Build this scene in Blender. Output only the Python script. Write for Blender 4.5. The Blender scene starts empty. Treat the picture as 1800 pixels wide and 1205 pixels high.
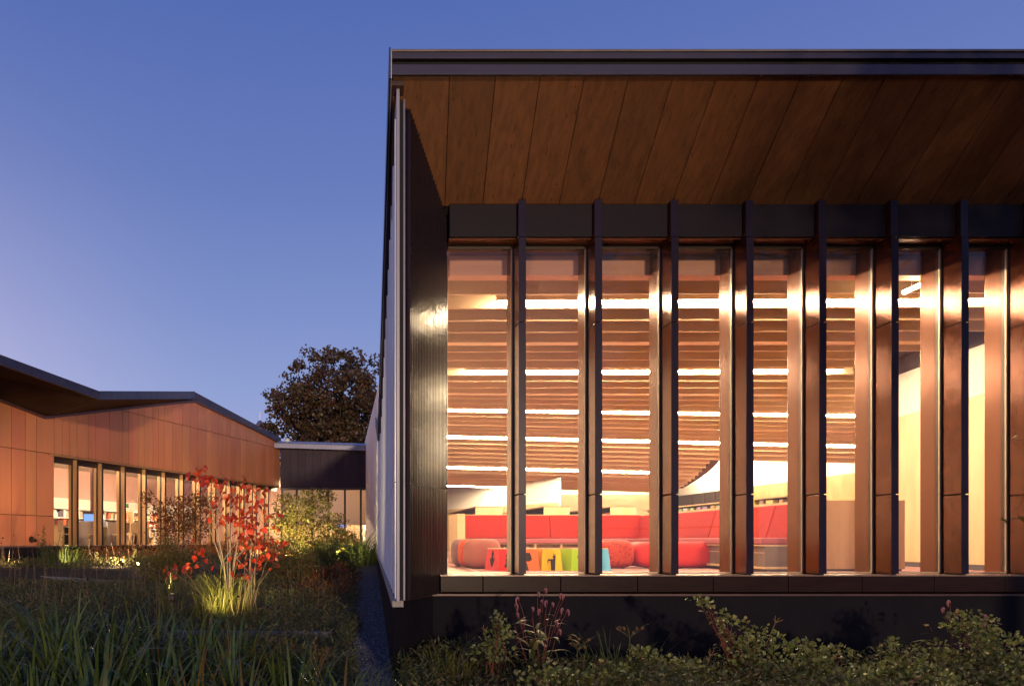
import bpy, bmesh, math, random
from math import sin, cos, pi, radians, sqrt, atan2
from mathutils import Vector, Matrix, Euler
from mathutils import noise as mnoise

R = random.Random(7)
sc = bpy.context.scene
C = sc.collection

# ------------------------------------------------------------------ camera, sky, sun, exposure
cam = bpy.data.cameras.new('camera')
camo = bpy.data.objects.new('camera', cam)
C.objects.link(camo)
cam.sensor_width = 36.0
cam.lens = 36.0 * 1240 / 1800
cam.shift_x = (900 - 600) / 1800
cam.shift_y = (949 - 602.5) / 1800
cam.clip_start = 0.05
cam.clip_end = 2000
camo.location = (0, 0, 0)
camo.rotation_euler = (pi / 2, 0, 0)
sc.camera = camo

SUN_DIR = Vector((0.120, -0.985, 0.085)).normalized()      # towards the light
SUN_EL = math.asin(SUN_DIR.z)
world = bpy.data.worlds.new('World')
sc.world = world
world.use_nodes = True
nt = world.node_tree
nt.nodes.clear()
def wn(t): return nt.nodes.new(t)
out = wn('ShaderNodeOutputWorld'); bg = wn('ShaderNodeBackground')
tc = wn('ShaderNodeTexCoord'); sep = wn('ShaderNodeSeparateXYZ')
nt.links.new(tc.outputs['Generated'], sep.inputs[0])
ramp = wn('ShaderNodeValToRGB')
cr = ramp.color_ramp
cr.elements[0].position = 0.0; cr.elements[0].color = (0.40, 0.42, 0.68, 1)
cr.elements[1].position = 1.0; cr.elements[1].color = (0.035, 0.07, 0.28, 1)
for p, c in ((0.20, (0.265, 0.335, 0.63)), (0.30, (0.20, 0.27, 0.575)), (0.45, (0.128, 0.193, 0.49)), (0.62, (0.080, 0.138, 0.43))):
    e = cr.elements.new(p); e.color = (*c, 1)
nt.links.new(sep.outputs['Z'], ramp.inputs[0])
# the afterglow lies to the left: a smooth, slow change with the compass direction
az = wn('ShaderNodeMapRange'); az.interpolation_type = 'SMOOTHSTEP'
az.inputs['From Min'].default_value = -0.12; az.inputs['From Max'].default_value = -0.95
nt.links.new(sep.outputs['X'], az.inputs['Value'])
low = wn('ShaderNodeMapRange'); low.interpolation_type = 'SMOOTHSTEP'
low.inputs['From Min'].default_value = 0.62; low.inputs['From Max'].default_value = 0.10
nt.links.new(sep.outputs['Z'], low.inputs['Value'])
wgt = wn('ShaderNodeMath'); wgt.operation = 'MULTIPLY'
nt.links.new(az.outputs[0], wgt.inputs[0]); nt.links.new(low.outputs[0], wgt.inputs[1])
glow = wn('ShaderNodeVectorMath'); glow.operation = 'SCALE'; glow.inputs[0].default_value = (0.55, 0.33, 0.24)
nt.links.new(wgt.outputs[0], glow.inputs['Scale'])
mul = wn('ShaderNodeVectorMath'); mul.operation = 'ADD'
nt.links.new(ramp.outputs[0], mul.inputs[0]); nt.links.new(glow.outputs[0], mul.inputs[1])
sky = wn('ShaderNodeTexSky'); sky.sky_type = 'NISHITA'; sky.sun_disc = False
sky.sun_elevation = SUN_EL
sky.sun_rotation = atan2(SUN_DIR.x, SUN_DIR.y)
skys = wn('ShaderNodeVectorMath'); skys.operation = 'SCALE'; skys.inputs['Scale'].default_value = 0.006
nt.links.new(sky.outputs[0], skys.inputs[0])
addv = wn('ShaderNodeVectorMath'); addv.operation = 'ADD'
nt.links.new(mul.outputs[0], addv.inputs[0]); nt.links.new(skys.outputs[0], addv.inputs[1])
nt.links.new(addv.outputs[0], bg.inputs[0])
bg.inputs[1].default_value = 1.0
nt.links.new(bg.outputs[0], out.inputs[0])

sun = bpy.data.lights.new('sun', 'SUN')
sun.energy = 1.6
sun.angle = radians(2.2)
sun.color = (1.0, 0.73, 0.46)
suno = bpy.data.objects.new('sun', sun)
C.objects.link(suno)
suno.rotation_euler = SUN_DIR.to_track_quat('Z', 'Y').to_euler()

sc.view_settings.view_transform = 'Standard'
sc.view_settings.look = 'None'
sc.view_settings.gamma = 1
sc.view_settings.use_curve_mapping = False
sc.view_settings.exposure = 0.0
try:
    sc.cycles.max_bounces = 10
    sc.cycles.diffuse_bounces = 4
    sc.cycles.glossy_bounces = 4
    sc.cycles.transmission_bounces = 4
    sc.cycles.transparent_max_bounces = 12
    sc.cycles.sample_clamp_indirect = 6.0
    sc.cycles.caustics_reflective = False
    sc.cycles.caustics_refractive = False
except Exception:
    pass

# ------------------------------------------------------------------ helpers
F = 1240.0
def P(x, y, Y):
    """world point seen at photo pixel (x, y) at distance Y"""
    return Vector(((x - 600) / F * Y, Y, (949 - y) / F * Y))
def PX(x, Y): return (x - 600) / F * Y
def PZ(y, Y): return (949 - y) / F * Y

class MB:
    def __init__(s): s.v = []; s.f = []
    def add(s, vs, fs):
        n = len(s.v); s.v += [tuple(v) for v in vs]; s.f += [tuple(i + n for i in f) for f in fs]; return s
    def hexa(s, p):   # 8 points: bottom 4 (ccw) then top 4
        return s.add(p, [(3, 2, 1, 0), (4, 5, 6, 7), (0, 1, 5, 4), (1, 2, 6, 5), (2, 3, 7, 6), (3, 0, 4, 7)])
    def box(s, x0, x1, y0, y1, z0, z1, f=None):
        p = [(x0, y0, z0), (x1, y0, z0), (x1, y1, z0), (x0, y1, z0), (x0, y0, z1), (x1, y0, z1), (x1, y1, z1), (x0, y1, z1)]
        if f: p = [f(*q) for q in p]
        return s.hexa(p)
    def quad(s, a, b, c, d): return s.add([a, b, c, d], [(0, 1, 2, 3)])
    def prism(s, poly, w0, w1, f):
        """poly [(u, v)] in the wall plane, extruded from w0 to w1; f(u, w, v) -> point"""
        n = len(poly)
        vs = [f(u, w0, v) for u, v in poly] + [f(u, w1, v) for u, v in poly]
        fs = [tuple(range(n - 1, -1, -1)), tuple(range(n, 2 * n))]
        fs += [(i, (i + 1) % n, n + (i + 1) % n, n + i) for i in range(n)]
        return s.add(vs, fs)
    def tube(s, pts, rad, n=6, cap=True):
        pts = [Vector(p) for p in pts]
        m = len(pts)
        if not isinstance(rad, (list, tuple)): rad = [rad] * m
        vs = []
        prev = None
        for i, p in enumerate(pts):
            t = (pts[min(i + 1, m - 1)] - pts[max(i - 1, 0)])
            if t.length < 1e-9: t = Vector((0, 0, 1))
            t.normalize()
            a = Vector((1, 0, 0)) if prev is None else prev
            a = a - t * a.dot(t)
            if a.length < 1e-3:
                a = Vector((0, 1, 0)); a = a - t * a.dot(t)
            a.normalize(); prev = a
            b = t.cross(a)
            for k in range(n):
                an = 2 * pi * k / n
                vs.append(p + (a * cos(an) + b * sin(an)) * rad[i])
        fs = []
        for i in range(m - 1):
            for k in range(n):
                k2 = (k + 1) % n
                fs.append((i * n + k, i * n + k2, (i + 1) * n + k2, (i + 1) * n + k))
        if cap:
            fs.append(tuple(range(n - 1, -1, -1))); fs.append(tuple((m - 1) * n + k for k in range(n)))
        return s.add(vs, fs)
    def lathe(s, prof, c=(0, 0, 0), n=20):
        c = Vector(c); vs = []; fs = []
        for r, z in prof:
            for k in range(n):
                a = 2 * pi * k / n; vs.append((c.x + r * cos(a), c.y + r * sin(a), c.z + z))
        m = len(prof)
        for i in range(m - 1):
            for k in range(n):
                k2 = (k + 1) % n; fs.append((i * n + k, i * n + k2, (i + 1) * n + k2, (i + 1) * n + k))
        fs.append(tuple(range(n - 1, -1, -1))); fs.append(tuple((m - 1) * n + k for k in range(n)))
        return s.add(vs, fs)
    def mesh(s, name, mat=None, smooth=False, origin=None):
        me = bpy.data.meshes.new(name)
        v = s.v
        if origin is not None:
            ox, oy, oz = origin
            v = [(a - ox, b - oy, c - oz) for a, b, c in v]
        me.from_pydata(v, [], s.f)
        if mat: me.materials.append(mat)
        if smooth: me.polygons.foreach_set('use_smooth', [True] * len(me.polygons))
        me.update()
        return me
    def build(s, name, mat, parent=None, smooth=False, local=False, bevel=0.0):
        org = None
        if parent is not None and not local:
            r = parent
            while r.parent: r = r.parent
            org = r.location
        o = bpy.data.objects.new(name, s.mesh(name, mat, smooth, org))
        C.objects.link(o)
        if parent is not None: o.parent = parent
        if bevel:
            b = o.modifiers.new('bevel', 'BEVEL'); b.width = bevel; b.segments = 2; b.limit_method = 'ANGLE'
        return o

def tag(o, label=None, cat=None, group=None, kind=None):
    if label: o['label'] = label
    if cat: o['category'] = cat
    if group: o['group'] = group
    if kind: o['kind'] = kind
    return o
def thing(name, label, cat, loc=(0, 0, 0), rz=0, group=None):
    o = bpy.data.objects.new(name, None); C.objects.link(o)
    o.location = loc; o.rotation_euler = (0, 0, rz); o.empty_display_size = 0.2
    return tag(o, label, cat, group)
def link(name, me, parent=None, loc=(0, 0, 0), rot=(0, 0, 0), scale=(1, 1, 1)):
    o = bpy.data.objects.new(name, me); C.objects.link(o)
    o.parent = parent; o.location = loc; o.rotation_euler = rot; o.scale = scale
    return o
def copy_tree(o, parent=None):
    c = o.copy(); C.objects.link(c); c.parent = parent
    for ch in list(o.children): copy_tree(ch, c)
    return c

# ------------------------------------------------------------------ materials
def new_mat(name):
    m = bpy.data.materials.new(name); m.use_nodes = True
    t = m.node_tree
    return m, t, t.nodes['Principled BSDF']
def M(name, col, rough=0.5, metal=0.0, col2=None, scale=4.0, stretch=(1, 1, 1), detail=4.0, lo=0.35, hi=0.65,
      bump=0.0, bscale=60.0, coat=0.0, rnd=0.0, hrnd=0.0, spots=None, spotscale=30, spotlim=0.62, roughvar=0.0, island=False, spec=0.5):
    m, t, b = new_mat(name)
    N = t.nodes.new; L = t.links.new
    b.inputs['Roughness'].default_value = rough
    b.inputs['Metallic'].default_value = metal
    b.inputs['Coat Weight'].default_value = coat
    b.inputs['Specular IOR Level'].default_value = spec
    b.inputs['Coat Roughness'].default_value = 0.12
    co = N('ShaderNodeTexCoord'); mp = N('ShaderNodeMapping'); mp.inputs['Scale'].default_value = stretch
    L(co.outputs['Object'], mp.inputs[0])
    rgb = N('ShaderNodeRGB'); rgb.outputs[0].default_value = (*col, 1)
    c = rgb.outputs[0]
    if col2:
        n = N('ShaderNodeTexNoise'); n.inputs['Scale'].default_value = scale; n.inputs['Detail'].default_value = detail
        L(mp.outputs[0], n.inputs['Vector'])
        r = N('ShaderNodeMapRange'); r.inputs['From Min'].default_value = lo; r.inputs['From Max'].default_value = hi
        L(n.outputs['Fac'], r.inputs['Value'])
        mx = N('ShaderNodeMix'); mx.data_type = 'RGBA'
        L(r.outputs[0], mx.inputs['Factor']); L(c, mx.inputs['A']); mx.inputs['B'].default_value = (*col2, 1)
        c = mx.outputs['Result']
        if roughvar:
            rr = N('ShaderNodeMapRange'); rr.inputs['To Min'].default_value = rough - roughvar; rr.inputs['To Max'].default_value = rough + roughvar
            L(n.outputs['Fac'], rr.inputs['Value']); L(rr.outputs[0], b.inputs['Roughness'])
    if spots:
        n2 = N('ShaderNodeTexNoise'); n2.inputs['Scale'].default_value = spotscale; n2.inputs['Detail'].default_value = 6
        L(mp.outputs[0], n2.inputs['Vector'])
        r2 = N('ShaderNodeMapRange'); r2.inputs['From Min'].default_value = spotlim; r2.inputs['From Max'].default_value = spotlim + 0.07
        L(n2.outputs['Fac'], r2.inputs['Value'])
        mx2 = N('ShaderNodeMix'); mx2.data_type = 'RGBA'
        L(r2.outputs[0], mx2.inputs['Factor']); L(c, mx2.inputs['A']); mx2.inputs['B'].default_value = (*spots, 1)
        c = mx2.outputs['Result']
    if rnd or hrnd:
        if island:
            oi = N('ShaderNodeNewGeometry'); ro = oi.outputs['Random Per Island']
        else:
            oi = N('ShaderNodeObjectInfo'); ro = oi.outputs['Random']
        hs = N('ShaderNodeHueSaturation')
        v = N('ShaderNodeMapRange'); v.inputs['To Min'].default_value = 1 - rnd; v.inputs['To Max'].default_value = 1 + rnd
        L(ro, v.inputs['Value']); L(v.outputs[0], hs.inputs['Value'])
        if hrnd:
            w = N('ShaderNodeMath'); w.operation = 'MULTIPLY'; w.inputs[1].default_value = 7.31
            fr = N('ShaderNodeMath'); fr.operation = 'FRACT'
            L(ro, w.inputs[0]); L(w.outputs[0], fr.inputs[0])
            h = N('ShaderNodeMapRange'); h.inputs['To Min'].default_value = 0.5 - hrnd; h.inputs['To Max'].default_value = 0.5 + hrnd
            L(fr.outputs[0], h.inputs['Value']); L(h.outputs[0], hs.inputs['Hue'])
        L(c, hs.inputs['Color']); c = hs.outputs[0]
    L(c, b.inputs['Base Color'])
    if bump:
        n3 = N('ShaderNodeTexNoise'); n3.inputs['Scale'].default_value = bscale; n3.inputs['Detail'].default_value = 3
        L(mp.outputs[0], n3.inputs['Vector'])
        bp = N('ShaderNodeBump'); bp.inputs['Strength'].default_value = bump; bp.inputs['Distance'].default_value = 0.01
        L(n3.outputs['Fac'], bp.inputs['Height']); L(bp.outputs[0], b.inputs['Normal'])
    return m
def leafmat(name, col, col2, trans=0.35, rough=0.45, island=True, rnd=0.35):
    m, t, b = new_mat(name)
    N = t.nodes.new; L = t.links.new
    if island:
        g = N('ShaderNodeNewGeometry'); ro = g.outputs['Random Per Island']
    else:
        g = N('ShaderNodeObjectInfo'); ro = g.outputs['Random']
    mx = N('ShaderNodeMix'); mx.data_type = 'RGBA'
    mx.inputs['A'].default_value = (*col, 1); mx.inputs['B'].default_value = (*col2, 1)
    L(ro, mx.inputs['Factor'])
    w = N('ShaderNodeMath'); w.operation = 'MULTIPLY'; w.inputs[1].default_value = 5.77
    fr = N('ShaderNodeMath'); fr.operation = 'FRACT'; L(ro, w.inputs[0]); L(w.outputs[0], fr.inputs[0])
    v = N('ShaderNodeMapRange'); v.inputs['To Min'].default_value = 1 - rnd; v.inputs['To Max'].default_value = 1 + rnd
    L(fr.outputs[0], v.inputs['Value'])
    hs = N('ShaderNodeHueSaturation'); L(v.outputs[0], hs.inputs['Value']); L(mx.outputs['Result'], hs.inputs['Color'])
    L(hs.outputs[0], b.inputs['Base Color'])
    b.inputs['Roughness'].default_value = rough
    tr = N('ShaderNodeBsdfTranslucent'); L(hs.outputs[0], tr.inputs[0])
    ms = N('ShaderNodeMixShader'); ms.inputs[0].default_value = trans
    o = t.nodes['Material Output']
    L(b.outputs[0], ms.inputs[1]); L(tr.outputs[0], ms.inputs[2]); L(ms.outputs[0], o.inputs['Surface'])
    return m
def emit(name, col, s):
    m = bpy.data.materials.new(name); m.use_nodes = True
    t = m.node_tree; t.nodes.clear()
    e = t.nodes.new('ShaderNodeEmission'); e.inputs[0].default_value = (*col, 1); e.inputs[1].default_value = s
    o = t.nodes.new('ShaderNodeOutputMaterial'); t.links.new(e.outputs[0], o.inputs[0])
    return m
def glassmat(name, refl=1.0, tint=(0.96, 0.96, 0.95), dirt_haze=0.02):
    m = bpy.data.materials.new(name); m.use_nodes = True
    t = m.node_tree; t.nodes.clear()
    N = t.nodes.new; L = t.links.new
    tr = N('ShaderNodeBsdfTransparent'); tr.inputs[0].default_value = (*tint, 1)
    gl = N('ShaderNodeBsdfGlossy'); gl.inputs['Roughness'].default_value = 0.01
    df = N('ShaderNodeBsdfDiffuse'); df.inputs[0].default_value = (0.5, 0.5, 0.5, 1)
    fr = N('ShaderNodeFresnel'); fr.inputs[0].default_value = 1.5
    mm = N('ShaderNodeMath'); mm.operation = 'MULTIPLY'; mm.inputs[1].default_value = refl; mm.use_clamp = True
    gm = N('ShaderNodeNewGeometry'); inv = N('ShaderNodeMath'); inv.operation = 'SUBTRACT'; inv.inputs[0].default_value = 1.0
    L(gm.outputs['Backfacing'], inv.inputs[1])
    fm = N('ShaderNodeMath'); fm.operation = 'MULTIPLY'; L(fr.outputs[0], fm.inputs[0]); L(inv.outputs[0], fm.inputs[1])
    L(fm.outputs[0], mm.inputs[0])
    co = N('ShaderNodeTexCoord')
    n = N('ShaderNodeTexNoise'); n.inputs['Scale'].default_value = 90; n.inputs['Detail'].default_value = 5
    L(co.outputs['Object'], n.inputs['Vector'])
    r = N('ShaderNodeMapRange'); r.inputs['From Min'].default_value = 0.45; r.inputs['From Max'].default_value = 0.8
    r.inputs['To Max'].default_value = dirt_haze * 3
    L(n.outputs['Fac'], r.inputs['Value'])
    m0 = N('ShaderNodeMixShader'); L(r.outputs[0], m0.inputs[0]); L(tr.outputs[0], m0.inputs[1]); L(df.outputs[0], m0.inputs[2])
    m1 = N('ShaderNodeMixShader'); L(mm.outputs[0], m1.inputs[0]); L(m0.outputs[0], m1.inputs[1]); L(gl.outputs[0], m1.inputs[2])
    o = N('ShaderNodeOutputMaterial'); L(m1.outputs[0], o.inputs[0])
    return m

MT = {}
MT['fin'] = M('dark_brown_enamel', (0.115, 0.034, 0.017), 0.11, 0.60, (0.095, 0.028, 0.014), 6, bump=0.10, bscale=110)
MT['skyedge'] = M('sky_reflection_edge', (0.020, 0.012, 0.027), 0.26, 0.2, (0.016, 0.010, 0.022), 5, spec=0.2)  # violet of the reflected sky put into the colour of the fin fronts
MT['jamb'] = M('bronze_anodised', (0.165, 0.052, 0.022), 0.25, 0.45, (0.135, 0.042, 0.018), 3, (1, 1, 0.05))
MT['mullion'] = M('dark_mullion', (0.035, 0.022, 0.018), 0.3, 0.3)
MT['bead'] = M('pale_trim', (0.55, 0.42, 0.30), 0.3, 0.3)
MT['header'] = M('header_panel', (0.012, 0.0075, 0.013), 0.45, 0.0, (0.010, 0.006, 0.011), 3, spec=0.12)
MT['sill'] = M('sill_enamel', (0.020, 0.009, 0.008), 0.30, 0.0, (0.026, 0.012, 0.010), 4, (1, 1, 4), spec=0.10)
MT['silltop'] = M('sill_top', (0.25, 0.16, 0.12), 0.3, 0.2, (0.2, 0.12, 0.09), 9)
MT['soffit'] = M('weathered_soffit', (0.165, 0.064, 0.022), 0.6, 0.0, (0.095, 0.036, 0.013), 12, (1.6, 0.4, 0.4), 12, 0.3, 0.72, bump=0.15,
                 bscale=160, rnd=0.16, spots=(0.05, 0.022, 0.010), spotscale=26, spotlim=0.63)
MT['fascia'] = M('patinated_fascia', (0.050, 0.040, 0.072), 0.42, 0.25, (0.032, 0.026, 0.05), 6, (0.35, 1, 1), 8, 0.3, 0.7, roughvar=0.12)
MT['coping'] = M('coping_metal', (0.22, 0.19, 0.18), 0.4, 0.4, (0.17, 0.14, 0.14), 3)
MT['black'] = M('shadow_gap', (0.006, 0.005, 0.006), 0.8)
MT['white'] = M('white_board', (0.82, 0.80, 0.82), 0.25, 0.0, (0.77, 0.75, 0.77), 3, (1, 1, 0.15), rnd=0.05)
MT['whiteedge'] = M('white_edge', (0.30, 0.29, 0.34), 0.4)
MT['rib'] = M('ribbed_black_enamel', (0.014, 0.0075, 0.008), 0.27, 0.0, bump=0.06, bscale=60, spec=0.35)
MT['concrete'] = M('charcoal_concrete', (0.0145, 0.0125, 0.0165), 0.75, 0.0, (0.010, 0.009, 0.0125), 3, (1, 1, 0.5), 8, 0.3, 0.7, bump=0.1, bscale=70, spots=(0.03, 0.028, 0.032), spotscale=14, spotlim=0.70, spec=0.06)
MT['flash'] = M('oxide_flashing', (0.095, 0.040, 0.040), 0.4, 0.2, (0.06, 0.03, 0.035), 6)
MT['ledge'] = M('pale_ledge', (0.34, 0.30, 0.27), 0.6, 0.0, (0.24, 0.21, 0.2), 8)
MT['glass'] = glassmat('facade_glass', 1.25, dirt_haze=0.03)  # slight dirt film, thickened to imitate glare haze near the lights
MT['glassfar'] = glassmat('annex_glass', 1.6, dirt_haze=0.0)
MT['panel'] = M('terracotta_panel', (0.44, 0.168, 0.078), 0.42, 0.0, (0.38, 0.142, 0.066), 2.5, (1, 1, 0.2), rnd=0.09, hrnd=0.008)
MT['annexsoffit'] = M('shaded_eave_board', (0.036, 0.020, 0.014), 0.6, 0.0, (0.022, 0.013, 0.010), 1.5, spec=0.05)  # faint lighting under the eave put into this darker soffit colour
MT['tanfin'] = M('tan_jamb', (0.58, 0.36, 0.17), 0.4, 0.2, (0.29, 0.15, 0.07), 4, (1, 1, 0.1))
MT['gold'] = M('gilded_trim', (0.45, 0.26, 0.10), 0.35, 0.4)
MT['aubergine'] = M('aubergine_panel', (0.030, 0.017, 0.034), 0.5, 0.0, (0.025, 0.014, 0.029), 3, rnd=0.12, spec=0.15)
MT['linkfascia'] = M('blue_grey_fascia', (0.17, 0.17, 0.26), 0.45, 0.3, (0.14, 0.14, 0.22), 4, (0.3, 1, 1))
MT['zinc'] = M('zinc_coping', (0.42, 0.44, 0.50), 0.4, 0.5)
MT['copper'] = M('copper_pipe', (0.22, 0.11, 0.09), 0.4, 0.4)
MT['floor'] = M('mauve_carpet', (0.37, 0.18, 0.165), 0.9, 0.0, (0.32, 0.15, 0.14), 40)
MT['woodfloor'] = M('floor_wood', (0.42, 0.27, 0.16), 0.45, 0.0, (0.36, 0.22, 0.13), 6, (0.3, 6, 1))
MT['annexfloor'] = M('annex_carpet', (0.25, 0.19, 0.15), 0.8)
MT['baffle'] = M('ceiling_wood', (0.80, 0.57, 0.36), 0.6, 0.0, (0.75, 0.52, 0.32), 3, (0.15, 1, 6), 6, rnd=0.04)
MT['bulkhead'] = M('rose_bulkhead', (0.62, 0.31, 0.21), 0.6, 0.0, (0.54, 0.26, 0.17), 3, (0.2, 1, 4))
MT['deck'] = M('ceiling_deck', (0.10, 0.07, 0.06), 0.8)
MT['plaster'] = M('white_plaster', (0.80, 0.76, 0.70), 0.7, 0.0, (0.78, 0.74, 0.67), 1)
MT['tanwall'] = M('tan_wall', (0.50, 0.38, 0.26), 0.6, 0.0, (0.46, 0.34, 0.23), 1, spots=(0.85, 0.72, 0.45), spotscale=16, spotlim=0.70)
MT['ply'] = M('birch_plywood', (0.66, 0.46, 0.24), 0.5, 0.0, (0.58, 0.38, 0.18), 1.6, (1.5, 1.5, 0.45), 9, 0.38, 0.62, rnd=0.03)
MT['oak'] = M('pale_oak', (0.62, 0.45, 0.26), 0.5, 0.0, (0.54, 0.38, 0.2), 3, (4, 4, 0.4), 6, rnd=0.04)
MT['brownwood'] = M('brown_veneer', (0.40, 0.23, 0.12), 0.45, 0.0, (0.33, 0.18, 0.09), 2.5, (2, 2, 0.3), 9)
MT['red'] = M('red_felt', (0.36, 0.014, 0.008), 0.85, 0.0, (0.29, 0.011, 0.006), 22, (1, 1, 1), 3, bump=0.2, bscale=300, rnd=0.05)
MT['mauve'] = M('mauve_seat', (0.33, 0.085, 0.10), 0.8)
MT['purple'] = M('purple_grey_felt', (0.20, 0.11, 0.12), 0.85)
MT['orangered'] = M('orange_felt', (0.60, 0.10, 0.03), 0.85, spots=(0.35, 0.03, 0.02), spotscale=28, spotlim=0.52)
MT['pinkfelt'] = M('rose_felt', (0.34, 0.11, 0.085), 0.85)
MT['speckle'] = M('speckled_red_felt', (0.46, 0.045, 0.02), 0.85, spots=(0.22, 0.015, 0.012), spotscale=30, spotlim=0.53)
MT['bright'] = M('bright_red_felt', (0.50, 0.016, 0.012), 0.75)
MT['drawer'] = M('grey_drawer', (0.17, 0.125, 0.10), 0.5, 0.0, (0.14, 0.1, 0.08), 3)
MT['darkshelf'] = M('dark_shelf', (0.05, 0.035, 0.03), 0.5)
MT['steel'] = M('brushed_steel', (0.6, 0.55, 0.5), 0.3, 0.8)
MT['cut'] = M('cutout_black', (0.02, 0.014, 0.012), 0.8)
MT['tube'] = emit('strip_tube', (1.0, 0.75, 0.46), 400.0)
MT['tubedim'] = emit('dim_tube', (1.0, 0.75, 0.45), 70.0)
MT['tube2'] = emit('annex_tube', (1.0, 0.70, 0.42), 300.0)
MT['lampdim'] = emit('uplight_lens_deep', (1.0, 0.78, 0.40), 3.0)
MT['lampglow'] = emit('uplight_lens', (1.0, 0.78, 0.36), 60.0)
MT['screen'] = emit('screen_glow', (0.22, 0.40, 0.9), 1.5)
MT['exit'] = emit('exit_green', (0.05, 0.8, 0.22), 1.6)
MT['blind'] = M('roller_blind', (0.52, 0.47, 0.44), 0.8)
MT['screenblind'] = leafmat('screen_blind', (0.50, 0.42, 0.36), (0.46, 0.39, 0.34), 0.55, 0.8, rnd=0.03)
MT['pinkwall'] = M('rose_wall', (0.55, 0.34, 0.30), 0.7)
MT['soil'] = M('garden_soil', (0.030, 0.022, 0.015), 0.95, 0.0, (0.045, 0.034, 0.02), 1.2, (1, 1, 1), 8, 0.3, 0.7, bump=0.6, bscale=14)
MT['gravel'] = M('gravel_bed', (0.055, 0.055, 0.066), 0.9, 0.0, (0.035, 0.035, 0.042), 30, bump=0.8, bscale=70)
MT['stone'] = M('gravel_stone', (0.105, 0.105, 0.125), 0.8, 0, rnd=0.5, island=True)
MT['planter'] = M('planter_concrete', (0.15, 0.145, 0.16), 0.8, 0.0, (0.10, 0.098, 0.11), 5, (1, 1, 1), 8, bump=0.1, bscale=50)
MT['bark'] = M('bark', (0.060, 0.042, 0.030), 0.9, 0.0, (0.04, 0.028, 0.02), 20)
MT['palestem'] = M('pale_stem', (0.30, 0.21, 0.15), 0.7, 0.0, (0.20, 0.135, 0.095), 30)
MT['brownstem'] = M('brown_stem', (0.16, 0.10, 0.06), 0.8)
MT['greenstem'] = M('green_stem', (0.10, 0.09, 0.03), 0.7)
MT['redstem'] = M('red_stem', (0.16, 0.035, 0.02), 0.6)
MT['head'] = M('seed_head', (0.012, 0.009, 0.007), 0.95)
MT['tanhead'] = M('tan_seed_head', (0.24, 0.13, 0.045), 0.9)
MT['pinkflower'] = M('pink_flower', (0.36, 0.14, 0.15), 0.8, 0.0, (0.28, 0.09, 0.1), 60, bump=0.6, bscale=150)
MT['maple'] = leafmat('maple_leaf', (0.16, 0.058, 0.032), (0.11, 0.098, 0.034), 0.3)
MT['redleaf'] = leafmat('scarlet_leaf', (0.46, 0.028, 0.016), (0.52, 0.075, 0.025), 0.4, 0.4, island=False)
MT['rustleaf'] = leafmat('rust_leaf', (0.34, 0.090, 0.026), (0.15, 0.11, 0.026), 0.4)
MT['limeleaf'] = leafmat('lime_leaf', (0.115, 0.135, 0.020), (0.21, 0.13, 0.03), 0.4)
MT['roundleaf'] = leafmat('round_leaf', (0.12, 0.165, 0.034), (0.21, 0.19, 0.065), 0.25, 0.38)
MT['blade'] = leafmat('iris_blade', (0.060, 0.115, 0.024), (0.12, 0.14, 0.030), 0.3, 0.35, island=False)
MT['yellowleaf'] = leafmat('yellowing_leaf', (0.24, 0.13, 0.025), (0.17, 0.12, 0.03), 0.4)
MT['grass'] = leafmat('tuft_grass', (0.15, 0.155, 0.025), (0.22, 0.20, 0.05), 0.4)
MT['grassgreen'] = leafmat('green_grass', (0.07, 0.115, 0.022), (0.10, 0.12, 0.03), 0.4)
MT['cover'] = leafmat('ground_cover', (0.065, 0.090, 0.022), (0.105, 0.075, 0.030), 0.25, 0.6, rnd=0.5)
MT['lanceleaf'] = leafmat('lance_leaf', (0.10, 0.115, 0.028), (0.15, 0.12, 0.035), 0.35, 0.4, island=False)
def paint(name, col): return M(name, col, 0.4, 0.0)

# ------------------------------------------------------------------ ground
def base_z(Y): return min(-0.42, -1.4 + 0.0426 * (Y - 7))
def ground_z(X, Y):
    if X > 0.62 + 0.04 * (Y - 7) and Y > 7.1: return -1.75 if X > 1.4 else base_z(Y)
    z = base_z(Y)
    t = max(0.0, min(1.0, (-0.3 - X) / 0.5))
    if 9.05 < Y <= 15.9: z += 0.10 * t
    if Y > 15.9: z = max(z, z + (0.34 - 0.012 * (Y - 16)) * t) if Y < 34 else z
    return min(z, -0.42) if Y > 30 else z
def frange(a, b, n): return [a + (b - a) * i / n for i in range(n + 1)]
gx = [-700, -200, -80, -40] + frange(-24, 2, 78)[0:] + [4, 8, 14, 22, 40, 90, 220, 700]
gy = [-300, -100, -30, -8] + frange(0, 36, 108) + [42, 60, 100, 200, 400, 900]
mb = MB(); nxg = len(gx)
for Y in gy:
    for X in gx:
        z = ground_z(X, Y)
        if -12 < X < 0 and 2 < Y < 33: z += 0.06 * mnoise.noise(Vector((X * 0.9, Y * 0.9, 0)))
        mb.v.append((X, Y, z))
for j in range(len(gy) - 1):
    for i in range(nxg - 1):
        a = j * nxg + i
        mb.f.append((a, a + 1, a + nxg + 1, a + nxg))
tag(mb.build('ground', MT['soil'], smooth=True), kind='structure')

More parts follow.
